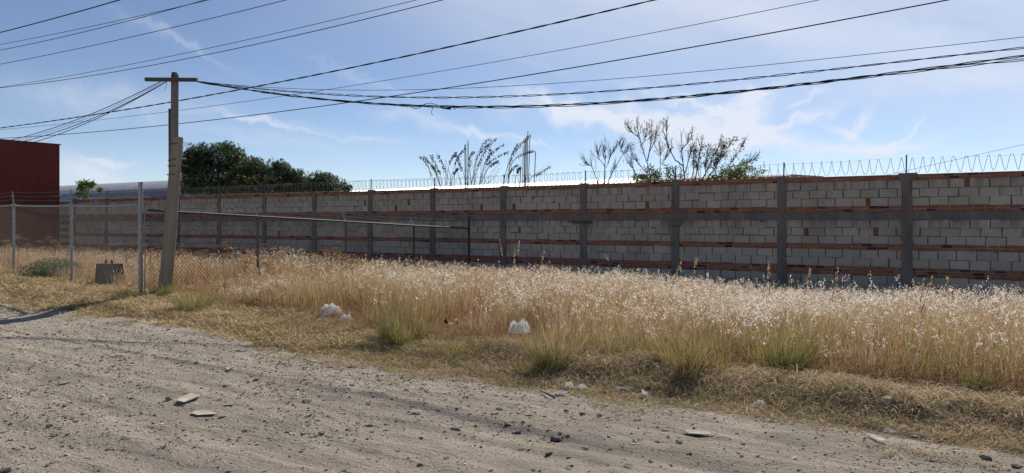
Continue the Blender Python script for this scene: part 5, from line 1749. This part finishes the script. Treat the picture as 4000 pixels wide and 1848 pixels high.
for k, (dx, dz, w, h, c, nm) in enumerate([(-18, 10, 16, 22, (.03, .03, .035), 'black_flap'), (0, 6, 20, 10, (.9, .9, .9), 'white_strip'), (24, 4, 12, 22, (.03, .03, .035), 'black_flap'), (22, 20, 11, 6, (.95, .95, .95), 'white_strip')]):
    V, T = crumple(w * m * .6, w * m * .4, h * m * .6, 60 + k * 3.3, 2, .4); V += np.array([CC * dx * m, SS * dx * m, dz * m])
    obj(nm, mesh(nm, V, T, M['plastic'], np.tile(c, (len(V), 1)).astype(float)), bl)

def flat_poly(label, pix, th, mat, name, cat, curl=.012, col=(1, 1, 1)):
    pts = np.array([Pg(*q) for q in pix]); c = pts.mean(0)
    top = pts - c; n = len(pts)
    z = curl * np.abs(np.sin(np.arange(n) * 1.7 + 1))
    lo_ = top.copy(); lo_[:, 2] += z + .008; hi_ = lo_.copy(); hi_[:, 2] += th
    cx = np.array([[0, 0, .010]]); 
    mb = MB(); V = np.concatenate([lo_, hi_, cx, cx + [[0, 0, th]]])
    T = []
    for j in range(n):
        k = (j + 1) % n
        T += [[j, k, n + k], [j, n + k, n + j], [2 * n, k, j], [2 * n + 1, n + j, n + k]]
    mb.add(V, None, T, col)
    o = mb.build(name, M[mat], None, loc=c)
    return tagit(o, label, cat)
flat_poly('flat pale leaf-shaped piece of cardboard on the dirt, right of centre', [(2668, 1690), (2690, 1702), (2730, 1707), (2775, 1706), (2770, 1698), (2720, 1692), (2700, 1689)], .006, 'card', 'cardboard', 'cardboard', .012)
flat_poly('folded greenish board with a dark open edge beside the grey angular stone', [(690, 1578), (720, 1581), (778, 1562), (782, 1552), (745, 1550), (705, 1560)], .008, 'card', 'board', 'board', .02, (.72, .68, .58))
flat_poly('flat white torn paper pressed on the dirt below the folded board', [(745, 1620), (770, 1627), (840, 1625), (846, 1618), (800, 1609), (760, 1610)], .004, 'card', 'paper_sheet', 'paper', .004, (1.0, .98, .94))
flat_poly('white bent plastic strip lying on the dirt at the lower right', [(3388, 1708), (3430, 1730), (3462, 1736), (3460, 1731), (3436, 1724), (3394, 1704)], .012, 'plastic', 'plastic_strip', 'plastic strip', .015)
flat_poly('small pale wood chip with a dark end, left part of the road', [(880, 1446), (890, 1450), (912, 1444), (905, 1440)], .012, 'card', 'wood_chip', 'wood chip', .01)
p0, p1, p2 = Pg(2105, 1533), Pg(2140, 1552), Pg(2168, 1562)
mb = MB(); mb.tube([p0 + [0, 0, .02], p1 + [0, 0, .03], p2 + [0, 0, .015]], [.004, .008, .009], 5)
tagit(mb.build('stick', M['twig']), 'thin curved brown stick on the dirt below the cream paper scraps', 'stick')
